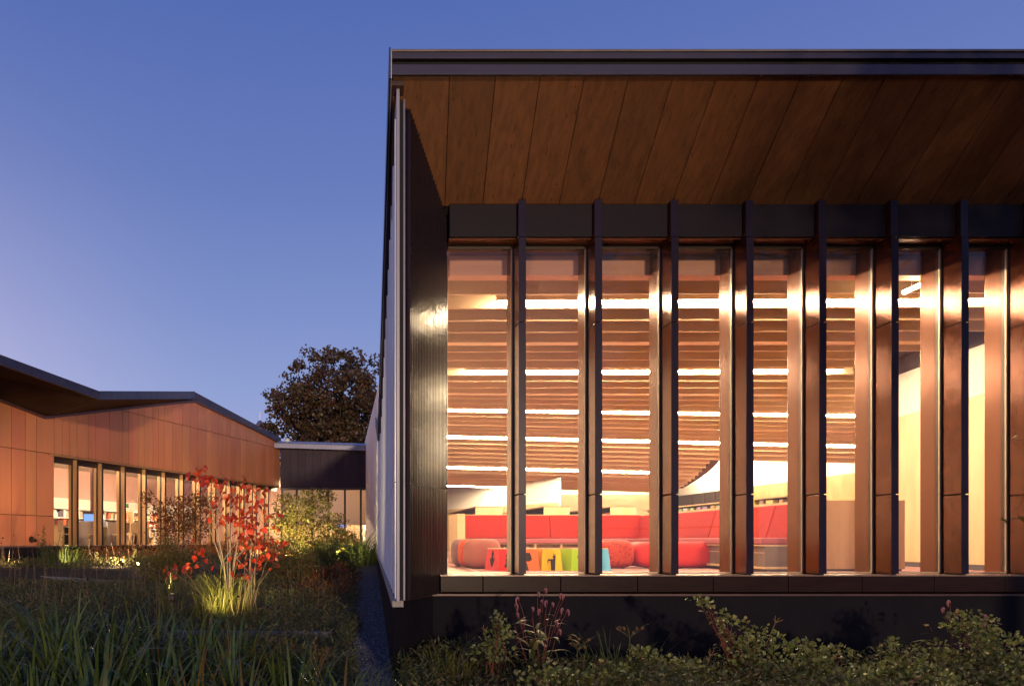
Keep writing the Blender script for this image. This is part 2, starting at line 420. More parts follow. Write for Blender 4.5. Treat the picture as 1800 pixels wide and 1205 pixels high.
# gravel path beside the white wall
def path_l(Y): return 0.16 + 0.030 * (Y - 7) - (0.05 * sin(Y * 1.7))
def wall_x(Y): return 0.515 + 0.040 * (Y - 7.0)
mb = MB(); ys = frange(3.0, 30.5, 110)
for i, Y in enumerate(ys):
    xr = wall_x(Y) if Y > 7 else 0.515 + 0.06 * (7 - Y)
    for k in range(5):
        X = path_l(Y) + (xr - path_l(Y)) * k / 4
        mb.v.append((X, Y, base_z(Y) + 0.02))
for i in range(len(ys) - 1):
    for k in range(4):
        a = i * 5 + k; mb.f.append((a, a + 1, a + 6, a + 5))
tag(mb.build('gravel_path', MT['gravel']), kind='structure')
mb = MB(); r2 = random.Random(3)
for i in range(5200):
    Y = 4.5 + 14 * (r2.random() ** 1.6); X = path_l(Y) - 0.05 + (wall_x(Y) - path_l(Y) + 0.05) * r2.random()
    s = r2.uniform(0.008, 0.022); z = base_z(Y) + 0.02
    a = r2.random() * 6; pts = []
    for q in ((1, 0, 0), (0, 1, 0), (-1, 0, 0), (0, -1, 0), (0, 0, 1), (0, 0, -0.5)):
        k = s * r2.uniform(0.7, 1.25)
        pts.append((X + k * (q[0] * cos(a) - q[1] * sin(a)), Y + k * (q[0] * sin(a) + q[1] * cos(a)), z + k * 0.7 * q[2]))
    mb.add(pts, [(0, 1, 4), (1, 2, 4), (2, 3, 4), (3, 0, 4), (1, 0, 5), (2, 1, 5), (3, 2, 5), (0, 3, 5)])
tag(mb.build('gravel', MT['stone']), 'blue grey gravel along the foot of the white wall', kind='stuff')

# ------------------------------------------------------------------ main building
lib = thing('library_building', 'dark glazed pavilion with tall bronze fins and a deep brown canopy', 'building', (0.6, 7.0, -1.5))
YF, YG, YI = 7.91, 8.2, 8.47
FINS = [912, 1046, 1180, 1312, 1440, 1567, 1690, 1811, 1930, 2048, 2165]
XL = [PX(p, YF) for p in FINS]
TH = 0.078
zb, zt = -0.388, 3.822
XW0 = PX(785, YG)                          # where the glass meets the return wall
XEND = XL[-1] + TH
# fins: four stacked enamel panels outside, a bronze jamb inside
zsegs = [zb, PZ(868, YF), PZ(566, YF), PZ(416, YF), zt]
for i, x in enumerate(XL):
    fin = None
    for k in range(4):
        a, b = zsegs[k] + (0.006 if k else 0.012), zsegs[k + 1] - 0.006
        m = MB(); m.box(x, x + TH, YF + (0.012 if k == 3 else 0), 8.155, a, b)
        if fin is None:
            core = MB(); core.box(x + 0.012, x + TH - 0.012, YF + 0.02, 8.15, zb, zt - 0.005)
            fin = core.build('fin', MT['black'], lib)
        m.build('fin_panel', MT['fin'], fin, bevel=0.004)
        m = MB(); m.box(x - 0.0015, x + TH + 0.0015, YF + (0.012 if k == 3 else 0) - 0.004, YF + (0.012 if k == 3 else 0) - 0.001, a, b); m.build('fin_edge', MT['skyedge'], fin)  # thin sheet carrying the painted sky reflection
    m = MB(); m.box(x - 0.012, x + TH + 0.012, 8.157, 8.245, zb + 0.002, 3.428)
    mu = m.build('mullion', MT['mullion'], fin)
    m = MB(); m.box(x - 0.024, x - 0.013, 8.17, 8.19, zb + 0.002, 3.37); m.build('frame_glint', MT['bead'], fin)  # pale strip painting the bright reflection along the frame
    m = MB(); m.box(x - 0.004, x + TH + 0.004, 8.247, YI, -0.487, 3.5)
    m.build('jamb', MT['jamb'], fin, bevel=0.003)
# panes, header panels, sill
edges = [(XW0, XL[0])] + [(XL[i] + TH, XL[i + 1]) for i in range(len(XL) - 1)]
for i, (a, b) in enumerate(edges):
    m = MB(); m.box(a + 0.017 if i else a - 0.06, b - 0.025, 8.195, 8.203, -0.37, 3.37)
    m.build('window_pane', MT['glass'], lib)
    m = MB(); m.box(a + 0.002, b - 0.002, 7.985, 8.40, 3.432, 3.80)
    h = m.build('header_panel', MT['header'], lib, bevel=0.003)
    m = MB(); m.box(a + 0.013, b - 0.013, 8.17, 8.23, 3.372, 3.398); m.box(a + 0.013, b - 0.013, 8.16, 8.24, 3.404, 3.429)
    m.build('head_rail', MT['mullion'], h)
    m = MB(); m.box(a + 0.004, b - 0.004, 8.02, 8.155, 3.418, 3.431); m.build('reveal_board', MT['jamb'], h)
    m = MB(); m.box(a + 0.004, b - 0.004, 8.243, 8.44, 3.40, 3.43); m.build('inner_head_board', MT['jamb'], h)
    m = MB(); m.box(a + 0.013, b - 0.013, 8.17, 8.24, -0.384, -0.368); m.build('bottom_rail', MT['bead'], h)
sj = [PX(p, 7.85) for p in (774, 849, 985.7, 1121, 1254, 1386, 1516, 1643, 1768, 1893, 2018, 2150)]
for i in range(len(sj) - 1):
    m = MB(); m.box(sj[i] + 0.003, sj[i + 1] - 0.003, 7.85, 8.16, -0.575, -0.402)
    s = m.build('sill_panel', MT['sill'], lib, bevel=0.004)
    m = MB(); m.box(sj[i] + 0.003, sj[i + 1] - 0.003, 7.862, 8.168, -0.400, -0.388); m.build('sill_top', MT['silltop'], s)
# concrete plinth and flashing
pl = MB(); pl.prism([(0.515, 6.99), (1.03, 7.93), (13, 7.93), (13, 8.6), (2.2, 8.6), (2.0, 30), (1.42, 30)], -1.9, -0.625, lambda u, w, v: (u, v, w))
pl.build('plinth', MT['concrete'], lib)
m = MB(); m.prism([(0.507, 6.982), (1.02, 7.90), (13, 7.90), (13, 8.1), (1.10, 8.1), (0.60, 7.2)], -0.622, -0.60, lambda u, w, v: (u, v, w))
m.build('flashing', MT['flash'], lib)
m = MB()
ya, yb = 6.985, 30.0
m.prism([(wall_x(ya) - 0.01, ya), (wall_x(ya) + 0.10, ya), (wall_x(yb) + 0.10, yb), (wall_x(yb) - 0.01, yb)], 0, 1,
        lambda u, w, v: (u, v, (-0.597 if w else -0.66) + (0.013 if w else 0.013) * (v - ya)))
m.build('ledge', MT['ledge'], lib)

# return wall with vertical ribs
RA, RB = Vector((0.64, 7.05, 0)), Vector((XW0, YG, 0))
RD = (RB - RA); RLEN = RD.length; RD = RD / RLEN
RN = Vector((RD.y, -RD.x, 0))                       # outward, towards +x / the camera
def RWf(u, w, v): p = RA + RD * u + RN * w; return (p.x, p.y, v)
SOF = lambda Y: 3.82 + 0.6 * (7.98 - Y)             # height of the canopy soffit
def rtop(u): p = RA + RD * u; return SOF(p.y) - 0.015
rows = [(-0.60, 0.573), (0.577, 2.515), (2.519, None)]
split = 0.765
ribmats = MT['rib']
for (u0, u1) in ((0.05, split - 0.006), (split + 0.006, RLEN - 0.045)):
    for (z0, z1) in rows:
        m = MB()
        za = z1 if z1 else rtop(u0); zc = z1 if z1 else rtop(u1)
        m.prism([(u0, z0), (u1, z0), (u1, zc), (u0, za)], -0.03, 0.0, RWf)
        pan = m.build('ribbed_panel', MT['rib'], lib)
        m = MB(); n = int((u1 - u0) / 0.046); st = (u1 - u0) / n
        for k in range(n):
            a = u0 + st * k + st * 0.18; b = a + st * 0.56; c = (a + b) / 2
            t = (lambda q: z1 if z1 else rtop(q))
            m.hexa([RWf(a, 0.0, z0 + 0.003), RWf(b, 0.0, z0 + 0.003), RWf(b - 0.006, 0.030, z0 + 0.003), RWf(a + 0.006, 0.030, z0 + 0.003),
                    RWf(a, 0.0, t(a) - 0.003), RWf(b, 0.0, t(b) - 0.003), RWf(b - 0.006, 0.030, t(b) - 0.003), RWf(a + 0.006, 0.030, t(a) - 0.003)])
        o = m.build('ribs', MT['rib'], pan); o['kind'] = 'stuff'
m = MB(); m.box(0.618, 0.636, 7.03, 7.10, -0.595, 4.42); m.build('corner_trim', MT['linkfascia'], lib)
m = MB(); m.box(0.575, 0.617, 7.02, 7.3, -0.595, 4.36); m.build('corner_gap', MT['black'], lib)
m = MB(); m.prism([(0.05, -0.6), (RLEN, -0.6), (RLEN, 3.75), (0.05, 4.3)], -0.10, -0.034, RWf); m.build('return_wall_core', MT['black'], lib)

# white side wall: lapped boards stepping up towards the front
def eave(Y): return 4.60 - 0.215 * (Y - 6.8) if Y < 16.6 else 2.49 + 0.215 * (Y - 16.6)
m = MB(); m.box(0.541, 0.572, 6.92, 7.2, -0.60, PZ(150, 6.92)); m.build('white_corner_board', MT['whiteedge'], lib, bevel=0.003)
Y = 6.96; k = 0
WX = lambda Y: 0.538 + 0.038 * (Y - 6.9)
while Y < 29.5:
    w = 0.62 if Y < 12 else 0.9
    Y1 = min(29.6, Y + w)
    j = 0.575 + 0.002 * k
    zt1 = min(eave(Y1), eave(Y + 0.01)) - 0.28 if Y < 16 else min(eave(Y), eave(Y1)) - 0.1
    xo = 0.0
    for (z0, z1) in ((-0.575 + 0.013 * (Y - 7), j - 0.004), (j + 0.004, max(zt1, 1.5))):
        m = MB()
        m.hexa([(WX(Y) - 0.012, Y + 0.004, z0), (WX(Y) + 0.03, Y + 0.004, z0), (WX(Y1) + 0.03, Y1, z0), (WX(Y1) + 0.004, Y1, z0),
                (WX(Y) - 0.012, Y + 0.004, z1), (WX(Y) + 0.03, Y + 0.004, z1), (WX(Y1) + 0.03, Y1, z1), (WX(Y1) + 0.004, Y1, z1)])
        m.build('white_board', MT['white'], lib)
    Y = Y1; k += 1
# side core wall (closes the hall) and the far end
m = MB()
ys = frange(7.25, 29.6, 24)
for i in range(len(ys) - 1):
    a, b = ys[i], ys[i + 1]
    m.hexa([(WX(a) + 0.034, a, -0.6), (WX(a) + 0.16, a, -0.6), (WX(b) + 0.16, b, -0.6), (WX(b) + 0.034, b, -0.6),
            (WX(a) + 0.034, a, eave(a) - 0.02), (WX(a) + 0.16, a, eave(a) - 0.02), (WX(b) + 0.16, b, eave(b) - 0.02), (WX(b) + 0.034, b, eave(b) - 0.02)])
m.build('side_wall_core', MT['flash'], lib)

# canopy: soffit boards, fascia, coping, side edge
YT, YB = 6.83, 7.98
J = [(790.5, 782), (871.6, 849), (950.8, 917), (1028.9, 983.6), (1107, 1051.7), (1185.5, 1116), (1262.8, 1182), (1337, 1247.5), (1411, 1312.8),
     (1486.8, 1378), (1560, 1441.6), (1635, 1506), (1709, 1571), (1783, 1636), (1857, 1700), (1931, 1765), (2005, 1830), (2079, 1895), (2153, 1960), (2230, 2025)]
JX = [(0.50, 0.56)] + [(PX(a, YT), PX(b, YB)) for a, b in J]
for i in range(len(JX) - 1):
    (a0, b0), (a1, b1) = JX[i], JX[i + 1]
    g = 0.003
    ext = (8.02 - YB) / (YB - YT)
    B0, B1 = b0 + (b0 - a0) * ext, b1 + (b1 - a1) * ext
    m = MB()
    z0, z1 = SOF(YT), SOF(8.02)
    m.hexa([(a0 + g, YT + 0.005, z0), (a1 - g, YT + 0.005, z0), (B1 - g, 8.02, z1), (B0 + g, 8.02, z1),
            (a0 + g, YT + 0.005, z0 + 0.02), (a1 - g, YT + 0.005, z0 + 0.02), (B1 - g, 8.02, z1 + 0.02), (B0 + g, 8.02, z1 + 0.02)])
    m.build('soffit_board', MT['soffit'], lib, bevel=0.003)
XR = JX[-1][0]
m = MB(); m.hexa([(0.49, 6.86, SOF(6.86) + 0.024), (XR, 6.86, SOF(6.86) + 0.024), (XR, 8.4, SOF(8.4) + 0.03), (0.6, 8.4, SOF(8.4) + 0.03),
                  (0.49, 6.86, 4.72), (XR, 6.86, 4.72), (XR, 8.4, 4.72), (0.6, 8.4, 4.72)])
m.build('canopy_core', MT['black'], lib)
m = MB(); m.box(0.487, XR, 6.80, 6.835, PZ(131, 6.8), PZ(113, 6.8)); m.build('lower_fascia', MT['fascia'], lib, bevel=0.004)
m = MB(); m.box(0.487, XR, 6.79, 6.835, PZ(102.5, 6.79), PZ(90.5, 6.79)); m.build('upper_fascia', MT['fascia'], lib, bevel=0.004)
m = MB(); m.box(0.484, XR, 6.775, 6.86, PZ(90, 6.775), PZ(86, 6.775)); m.build('coping', MT['coping'], lib, bevel=0.003)
m = MB(); m.box(0.487, XR, 6.836, 6.857, PZ(128, 6.8), PZ(90.5, 6.79)); m.build('fascia_gap', MT['black'], lib)
def edge_bar(name, xo, w, zo, h, mat, y0=6.79):
    m = MB(); ys = frange(y0, 16.6, 8) + [30.0]
    for i in range(len(ys) - 1):
        a, b = ys[i], ys[i + 1]
        p = []
        for dz in (0, h):
            for (yy, dx) in ((a, 0), (a, w), (b, w), (b, 0)):
                p.append((0.459 + 0.040 * (yy - 6.8) + xo + dx, yy, eave(yy) + zo + dz))
        m.hexa(p)
    return m.build(name, mat, lib)
edge_bar('roof_edge_trim', 0.0, 0.016, -0.16, 0.30, MT['fascia'])
edge_bar('roof_edge_strip', 0.018, 0.010, -0.16, 0.27, MT['zinc'])
edge_bar('eave_soffit', 0.030, 0.12, -0.15, 0.20, MT['flash'], 6.88)
# roof sheets: a steep left slope down to the folded eave, then a flat deck
m = MB(); ys = frange(6.86, 16.6, 10) + frange(17.5, 39, 10)
for i in range(len(ys) - 1):
    a, b = ys[i], ys[i + 1]
    def le(Y): return (0.50 + 0.040 * (Y - 6.8), Y, eave(min(Y, 28)) + 0.10)
    def mi(Y): return (0.60 + 0.0855 * Y * 0.98, Y, 4.70)
    m.quad(le(a), mi(a), mi(b), le(b))
    m.quad(mi(a), (24, a, 4.70), (24, b, 4.70), mi(b))
m.build('roof', MT['coping'], lib)

# ------------------------------------------------------------------ hall interior (parts of the building)
FZ = -0.49
m = MB(); m.box(XW0, 24, 8.25, 39, FZ - 0.1, FZ); m.build('floor', MT['floor'], lib)
m = MB(); m.box(XW0, 1.95, 8.26, 20, FZ + 0.001, FZ + 0.006); m.build('floor_border', MT['woodfloor'], lib)
m = MB(); m.hexa([(1.95, 8.3, FZ + .001), (1.99, 8.3, FZ + .001), (2.34, 14.5, FZ + .001), (2.30, 14.5, FZ + .001), (1.95, 8.3, FZ + .008), (1.99, 8.3, FZ + .008), (2.34, 14.5, FZ + .008), (2.30, 14.5, FZ + .008)])
m.build('floor_trim', MT['bead'], lib)
m = MB(); m.box(1.10, 1.215, 8.26, 38, FZ, 4.6); m.build('side_lining', MT['plaster'], lib)
def ceil_z(X, Y):
    pts = [(8.0, 3.215), (17.5, 3.215), (21.4, 3.14), (24.5, 2.72), (26, 2.52), (29.3, 2.27), (36, 1.9)]
    sl = [(8.0, 0.004), (14, 0.002), (17.5, -0.0137), (21.4, -0.023), (25.3, -0.025), (29.3, -0.030), (36, -0.03)]
    def lerp(t, Y):
        for (a, va), (b, vb) in zip(t, t[1:]):
            if Y <= b: return va + (vb - va) * max(0, (Y - a)) / (b - a)
        return t[-1][1]
    return lerp(pts, Y) + lerp(sl, Y) * (X - 0.149 * Y)
Y0b, DYB = 8.67, 0.563
def xr_at(Y):
    if Y < 12.0: return 10.40
    if Y < 14.2: return 10.40 + (Y - 12) * 0.1
    if Y < 23.7: return 17.85
    t = min(1.0, (Y - 23.7) / 6.1)
    return (1262 - 72 * t - 600) / F * Y
for k in range(38):
    Y = Y0b + DYB * k
    wide = 0.19 if (k % 7) == 5 else 0.035
    x1 = xr_at(Y)
    # ragged right-hand ends where the ceiling meets the side wall
    if Y < 14.2: x1 -= 0.35 + 0.25 * (k % 2)
    if Y > 23.7: x1 -= 0.25
    m = MB(); n = 1
    h = 0.225
    zl, zr = ceil_z(1.4, Y), ceil_z(x1, Y)
    m.hexa([(1.4, Y, zl), (x1, Y, zr), (x1, Y + wide, zr), (1.4, Y + wide, zl), (1.4, Y, zl + h), (x1, Y, zr + h), (x1, Y + wide, zr + h), (1.4, Y + wide, zl + h)])
    m.build('ceiling_baffle', MT['baffle'], lib)
m = MB(); ys = frange(8.25, 14.19, 6) + [14.21] + frange(15, 23.69, 8) + [23.71] + frange(24.5, 29.9, 6)
for a, b in zip(ys, ys[1:]):
    q = lambda X, Y: (X, Y, ceil_z(X, Y) + 0.27)
    xa_, xb_ = xr_at(a + .01) + .25, xr_at(b - .01) + .25
    if b > 23.7 and a < 23.7: xa_ = xb_ = 17.9
    if b > 14.2 and a < 14.2: xb_ = xa_ = 17.9
    m.quad(q(1.3, a), q(xa_, a), q(xb_, b), q(1.3, b))
m.build('ceiling_deck', MT['deck'], lib)
m = MB(); m.box(1.3, 10.9, 8.45, 8.62, 3.17, 3.42); m.build('window_bulkhead', MT['bulkhead'], lib)
# right wall of the hall: plywood below, plaster above, a plywood door with a long pull
def WC(u, w, v): return (10.36 + 0.14 * (u - 11.0) - w, u, v)      # u = depth, w = towards the room
m = MB(); m.box(8.26, 14.2, -0.30, -0.05, FZ, 4.6, lambda a, b, c: WC(a, b, c)); m.build('side_wall', MT['deck'], lib)
m = MB(); m.box(8.26, 14.2, -0.049, 0.0, 2.375, 3.18, lambda a, b, c: WC(a, b, c)); m.build('plaster_band', MT['plaster'], lib)
for a, b in ((8.26, 9.9), (9.906, 11.1), (11.106, 12.50)):
    m = MB(); m.box(a, b, -0.049, 0.0, FZ + 0.09, 2.37, lambda a, b, c: WC(a, b, c)); m.build('plywood_panel', MT['ply'], lib)
m = MB(); m.box(12.76, 14.2, -0.049, 0.0, FZ + 0.09, 2.37, lambda a, b, c: WC(a, b, c)); dr = m.build('plywood_door', MT['ply'], lib)
m = MB()
for zz in (0.56, 1.18): m.box(12.62, 12.70, 0.0, 0.07, zz, zz + 0.05, lambda a, b, c: WC(a, b, c))
m.box(12.63, 12.69, 0.07, 0.11, 0.52, 1.23, lambda a, b, c: WC(a, b, c)); m.box(12.55, 12.75, -0.045, 0.0, 0.5, 1.25, lambda a, b, c: WC(a, b, c))
m.build('pull_handle', MT['steel'], dr)
m = MB(); m.box(8.26, 14.2, -0.049, 0.006, FZ, FZ + 0.085, lambda a, b, c: WC(a, b, c)); m.build('skirting', MT['darkshelf'], lib)
m = MB(); m.box(10.5, 18.2, 14.2, 14.4, FZ, 4.6); m.build('cross_wall', MT['plaster'], lib)
# far right wall
m = MB(); m.box(17.9, 18.1, 14.4, 45, FZ, 4.6); m.build('far_side_wall', MT['plaster'], lib)
for a, b in ((20, 23.4), (23.42, 26.4), (26.42, 29.4), (29.42, 31.0)):
    m = MB(); m.box(17.84, 17.898, a, b, FZ, 2.34); m.build('plywood_panel', MT['ply'], lib)
m = MB(); m.box(17.82, 17.898, 31.02, 37.8, 0.4, 2.34); dw = m.build('dark_window_wall', MT['darkshelf'], lib)
for a in (32.4, 33.6, 34.6, 35.8):
    m = MB(); m.box(17.79, 17.815, a, a + 0.14, 0.6, 2.3); m.build('window_post', MT['flash'], dw)
# far walls
m = MB()
m.hexa([(4.6, 33.5, FZ), (8.25, 26.5, FZ), (8.25, 26.75, FZ), (4.6, 33.75, FZ), (4.6, 33.5, 3.4), (8.25, 26.5, 3.4), (8.25, 26.75, 3.4), (4.6, 33.75, 3.4)])
m.build('angled_wall', MT['plaster'], lib)
for t0, t1 in ((0.0, 0.3), (0.305, 0.6), (0.605, 0.985)):
    a = Vector((4.6, 33.5, 0)).lerp(Vector((8.25, 26.5, 0)), t0); b = Vector((4.6, 33.5, 0)).lerp(Vector((8.25, 26.5, 0)), t1)
    n = Vector((-0.886, -0.46, 0)) * 0.05
    m = MB(); z = 1.42
    m.hexa([(a.x + n.x, a.y + n.y, FZ), (b.x + n.x, b.y + n.y, FZ), (b.x, b.y, FZ), (a.x, a.y, FZ), (a.x + n.x, a.y + n.y, z), (b.x + n.x, b.y + n.y, z), (b.x, b.y, z), (a.x, a.y, z)])
    m.build('oak_wall_panel', MT['oak'], lib)
m = MB(); m.box(1.3, 18.1, 38.0, 38.2, FZ, 4.6); m.build('back_wall', MT['plaster'], lib)
m = MB(); m.box(8.3, 13.75, 30.0, 30.18, FZ, 1.94); m.build('feature_wall', MT['tanwall'], lib)
m = MB(); m.box(8.26, 13.75, 30.02, 30.16, 1.945, 3.6); m.build('feature_wall_head', MT['plaster'], lib)

# ------------------------------------------------------------------ lamps in the hall
def strip(label, Y, xa, xb, group='strip lights between the ceiling baffles', dz=-0.012, mat='tube'):
    za, zc = ceil_z(xa, Y) + dz, ceil_z(xb, Y) + dz
    t = thing('strip_light', label, 'ceiling light', ((xa + xb) / 2, Y, (za + zc) / 2), 0, group)
    m = MB(); m.hexa([(xa, Y - 0.02, za), (xb, Y - 0.02, zc), (xb, Y + 0.02, zc), (xa, Y + 0.02, za), (xa, Y - 0.02, za + 0.032), (xb, Y - 0.02, zc + 0.032), (xb, Y + 0.02, zc + 0.032), (xa, Y + 0.02, za + 0.032)])
    m.build('diffuser', MT[mat], t)
    m = MB(); m.hexa([(xa - .03, Y - 0.045, za + .034), (xb + .03, Y - 0.045, zc + .034), (xb + .03, Y + 0.045, zc + .034), (xa - .03, Y + 0.045, za + .034), (xa - .03, Y - 0.045, za + 0.12), (xb + .03, Y - 0.045, zc + 0.12), (xb + .03, Y + 0.045, zc + 0.12), (xa - .03, Y + 0.045, za + 0.12)])
    m.build('housing', MT['baffle'], t)
strip('topmost glowing strip light behind the tall facade glazing', 9.575, 2.14, 8.78)
strip('second glowing strip light from the top, ending short of the plywood wall', 13.50, 2.40, 9.58)
strip('third glowing strip light from the top, running right across the glazing', 17.46, 2.66, 16.5)
strip('fourth glowing strip light from the top, sloping gently down to the right', 21.40, 2.6, 16.5)
strip('fifth glowing strip light from the top, ending above the angled white wall', 25.30, 3.2, 11.5)
strip('lowest short glowing strip light, seen only in the leftmost bay', 29.40, 4.3, 6.9)
strip('hidden strip light washing the tan wall behind the third bay', 29.66, 8.7, 13.2, dz=0.12, mat='tubedim')
t = thing('cove_light', 'hidden cove lamp washing the white upper wall at the right', 'ceiling light', (17.2, 29.5, 4.3), 0, 'cove lamps above the ceiling fold')
m = MB(); m.box(17.0, 17.08, 24.5, 35.5, 4.05, 4.11); m.build('diffuser', MT['tube'], t)
m = MB(); m.box(16.98, 17.10, 24.45, 35.55, 4.112, 4.25); m.build('housing', MT['deck'], t)
m = MB(); m.box(17.02, 17.06, 26.0, 26.04, 4.25, 4.68); m.box(17.02, 17.06, 33.0, 33.04, 4.25, 4.68); m.build('hanger', MT['steel'], t)
t = thing('reflection_glow', 'small tilted glowing tube standing in for a reflection high in the seventh bay', 'ceiling light', P(1603, 507, 8.64))
m = MB(); a, b = P(1588, 514, 8.64), P(1619, 500, 8.60); m.tube([a, b], 0.026, 10); m.build('glow_tube', MT['tubedim'], t)  # glowing tube added in place of a bright reflection
m = MB(); c = (a + b) / 2; m.tube([c + Vector((0, 0.0, 0.027)), (c.x, c.y + 0.01, 3.46)], 0.008, 6); m.build('bracket', MT['darkshelf'], t)

# ------------------------------------------------------------------ bench, ottomans, stools, shelving, counter
bench = thing('corner_bench', 'long red upholstered corner bench with mauve seat along the reading room', 'bench', (6.0, 15.5, FZ))
BX = [2.62, 4.7, 6.78]
BY = 16.0
for i in range(2):
    m = MB(); a, b = BX[i] + 0.003, BX[i + 1] - 0.003
    m.hexa([(a, BY - 0.16, 0.045), (b, BY - 0.16, 0.045), (b, BY, 0.045), (a, BY, 0.045), (a, BY - 0.06, 0.57), (b, BY - 0.06, 0.57), (b, BY, 0.57), (a, BY, 0.57)])
    m.build('backrest', MT['red'], bench, bevel=0.02)
arm = [(6.80, 15.95), (6.93, 14.4), (6.96, 13.0), (6.95, 11.2), (6.97, 10.7)]
for (xa, ya), (xb, yb) in zip(arm, arm[1:]):
    m = MB(); ya2, yb2 = ya - 0.004, yb + 0.004
    s = 0.10
    m.hexa([(xb - 0.16, yb2 + s, 0.02), (xb, yb2 + s, 0.02), (xa, ya2 + s, 0.02), (xa - 0.16, ya2 + s, 0.02), (xb - 0.05, yb2, 0.56), (xb, yb2, 0.56), (xa, ya2, 0.56), (xa - 0.05, ya2, 0.56)])
    m.build('backrest', MT['red'], bench, bevel=0.02)
m = MB(); m.prism([(2.62, 15.35), (6.25, 15.35), (6.30, 14.4), (6.36, 13.0), (6.38, 10.7), (6.79, 10.7), (6.77, 13.0), (6.75, 14.4), (6.62, 15.83), (2.62, 15.83)], -0.065, 0.04, lambda u, w, v: (u, v, w))
m.build('seat', MT['mauve'], bench, bevel=0.02)
m = MB(); m.box(2.62, 6.2, 15.40, 15.9, -0.085, -0.067); m.box(2.62, 6.2, 15.40, 15.9, -0.42, -0.40); m.build('shelf', MT['oak'], bench)
m = MB(); m.box(2.62, 6.2, 15.86, 15.9, -0.40, -0.085); m.build('shelf_back', MT['brownwood'], bench)
for k in range(7):
    x = 3.1 + 0.57 * k - 0.0
    m = MB(); m.box(x - 0.02, x + 0.02, 15.41, 15.855, -0.40, -0.086); m.build('divider', MT['oak'], bench)
for i, (ya, yb) in enumerate(((10.7, 11.5), (11.505, 12.9), (12.905, 14.3))):
    xa = 6.42
    m = MB(); m.box(xa, xa + 0.35, ya, yb, -0.40, -0.09); d = m.build('drawer', MT['drawer'], bench, bevel=0.004)
    m = MB(); m.box(xa - 0.012, xa - 0.002, ya, yb, -0.195, -0.185); m.build('drawer_line', MT['bead'], d)
m = MB(); m.box(6.39, 6.79, 10.7, 14.3, -0.088, -0.067); m.build('seat_rail', MT['oak'], bench)
m = MB(); m.box(6.39, 6.79, 10.7, 14.3, -0.435, -0.402); m.build('base_rail', MT['oak'], bench)
m = MB(); m.box(6.46, 6.79, 10.7, 14.3, FZ, -0.436); m.build('plinth', MT['darkshelf'], bench)
m = MB(); m.box(2.45, 2.615, 14.9, 16.05, FZ, 0.56); m.build('end_panel', MT['oak'], bench, bevel=0.004)
m = MB(); m.box(2.62, 6.85, 16.01, 16.05, FZ, 0.585); m.box(7.0, 7.03, 10.9, 15.9, FZ, 0.60); m.build('rear_board', MT['oak'], bench)

def superell(rx, ry, h, n=40, e=2.6, prof_e=0.36):
    """soft drum"""
    m = MB(); prof = []
    for i in range(15):
        a = -pi / 2 + pi * i / 14
        prof.append((abs(cos(a)) ** prof_e, sin(a)))
    vs = []
    for (pr, ps) in prof:
        zz = h / 2 + (h / 2) * (abs(ps) ** 0.75) * (1 if ps > 0 else -1)
        for k in range(n):
            a = 2 * pi * k / n
            cx = abs(cos(a)) ** (2 / e) * (1 if cos(a) > 0 else -1); cy = abs(sin(a)) ** (2 / e) * (1 if sin(a) > 0 else -1)
            vs.append((rx * pr * cx, ry * pr * cy, zz))
    fs = []
    for i in range(14):
        for k in range(n):
            k2 = (k + 1) % n; fs.append((i * n + k, i * n + k2, (i + 1) * n + k2, (i + 1) * n + k))
    fs.append(tuple(range(n - 1, -1, -1))); fs.append(tuple(14 * n + k for k in range(n)))
    return m.add(vs, fs)
def ottoman(label, x0, x1, yt, Y, mat, ry=None, e=2.8, h=None, prof=0.36):
    xa, xb = PX(x0, Y), PX(x1, Y)
    rx = (xb - xa) / 2
    hh = PZ(yt, Y) - FZ if h is None else h
    t = thing('ottoman', label, 'ottoman', ((xa + xb) / 2, Y + (ry or rx) * 0.2, FZ), 0, 'upholstered ottomans before the bench')
    superell(rx, ry or rx, hh - 0.01, e=e, prof_e=prof).build('cushion', mat, t, smooth=True, local=True).location = (0, 0, 0.012)
    m = MB(); m.lathe([(min(rx, ry or rx) * 0.6, 0.0), (min(rx, ry or rx) * 0.6, 0.02)]); m.build('foot_ring', MT['darkshelf'], t, local=True)
ottoman('purple grey ottoman, leftmost of the three at the left end', 794, 842, 947, 13.3, MT['purple'])
ottoman('orange red ottoman between the purple grey and the rose ottomans', 806, 855, 947.5, 12.85, MT['orangered'])
ottoman('large rose coloured ottoman just left of the red cut-out stool', 817, 880, 946.5, 12.3, MT['pinkfelt'])
ottoman('round red ottoman with dark speckles beside the blue stool', 1051, 1112, 949, 12.4, MT['speckle'])
ottoman('long plain bright red ottoman in the centre of the room', 1107, 1258, 951.5, 12.6, MT['bright'], ry=0.36, e=7.0, prof=0.22)

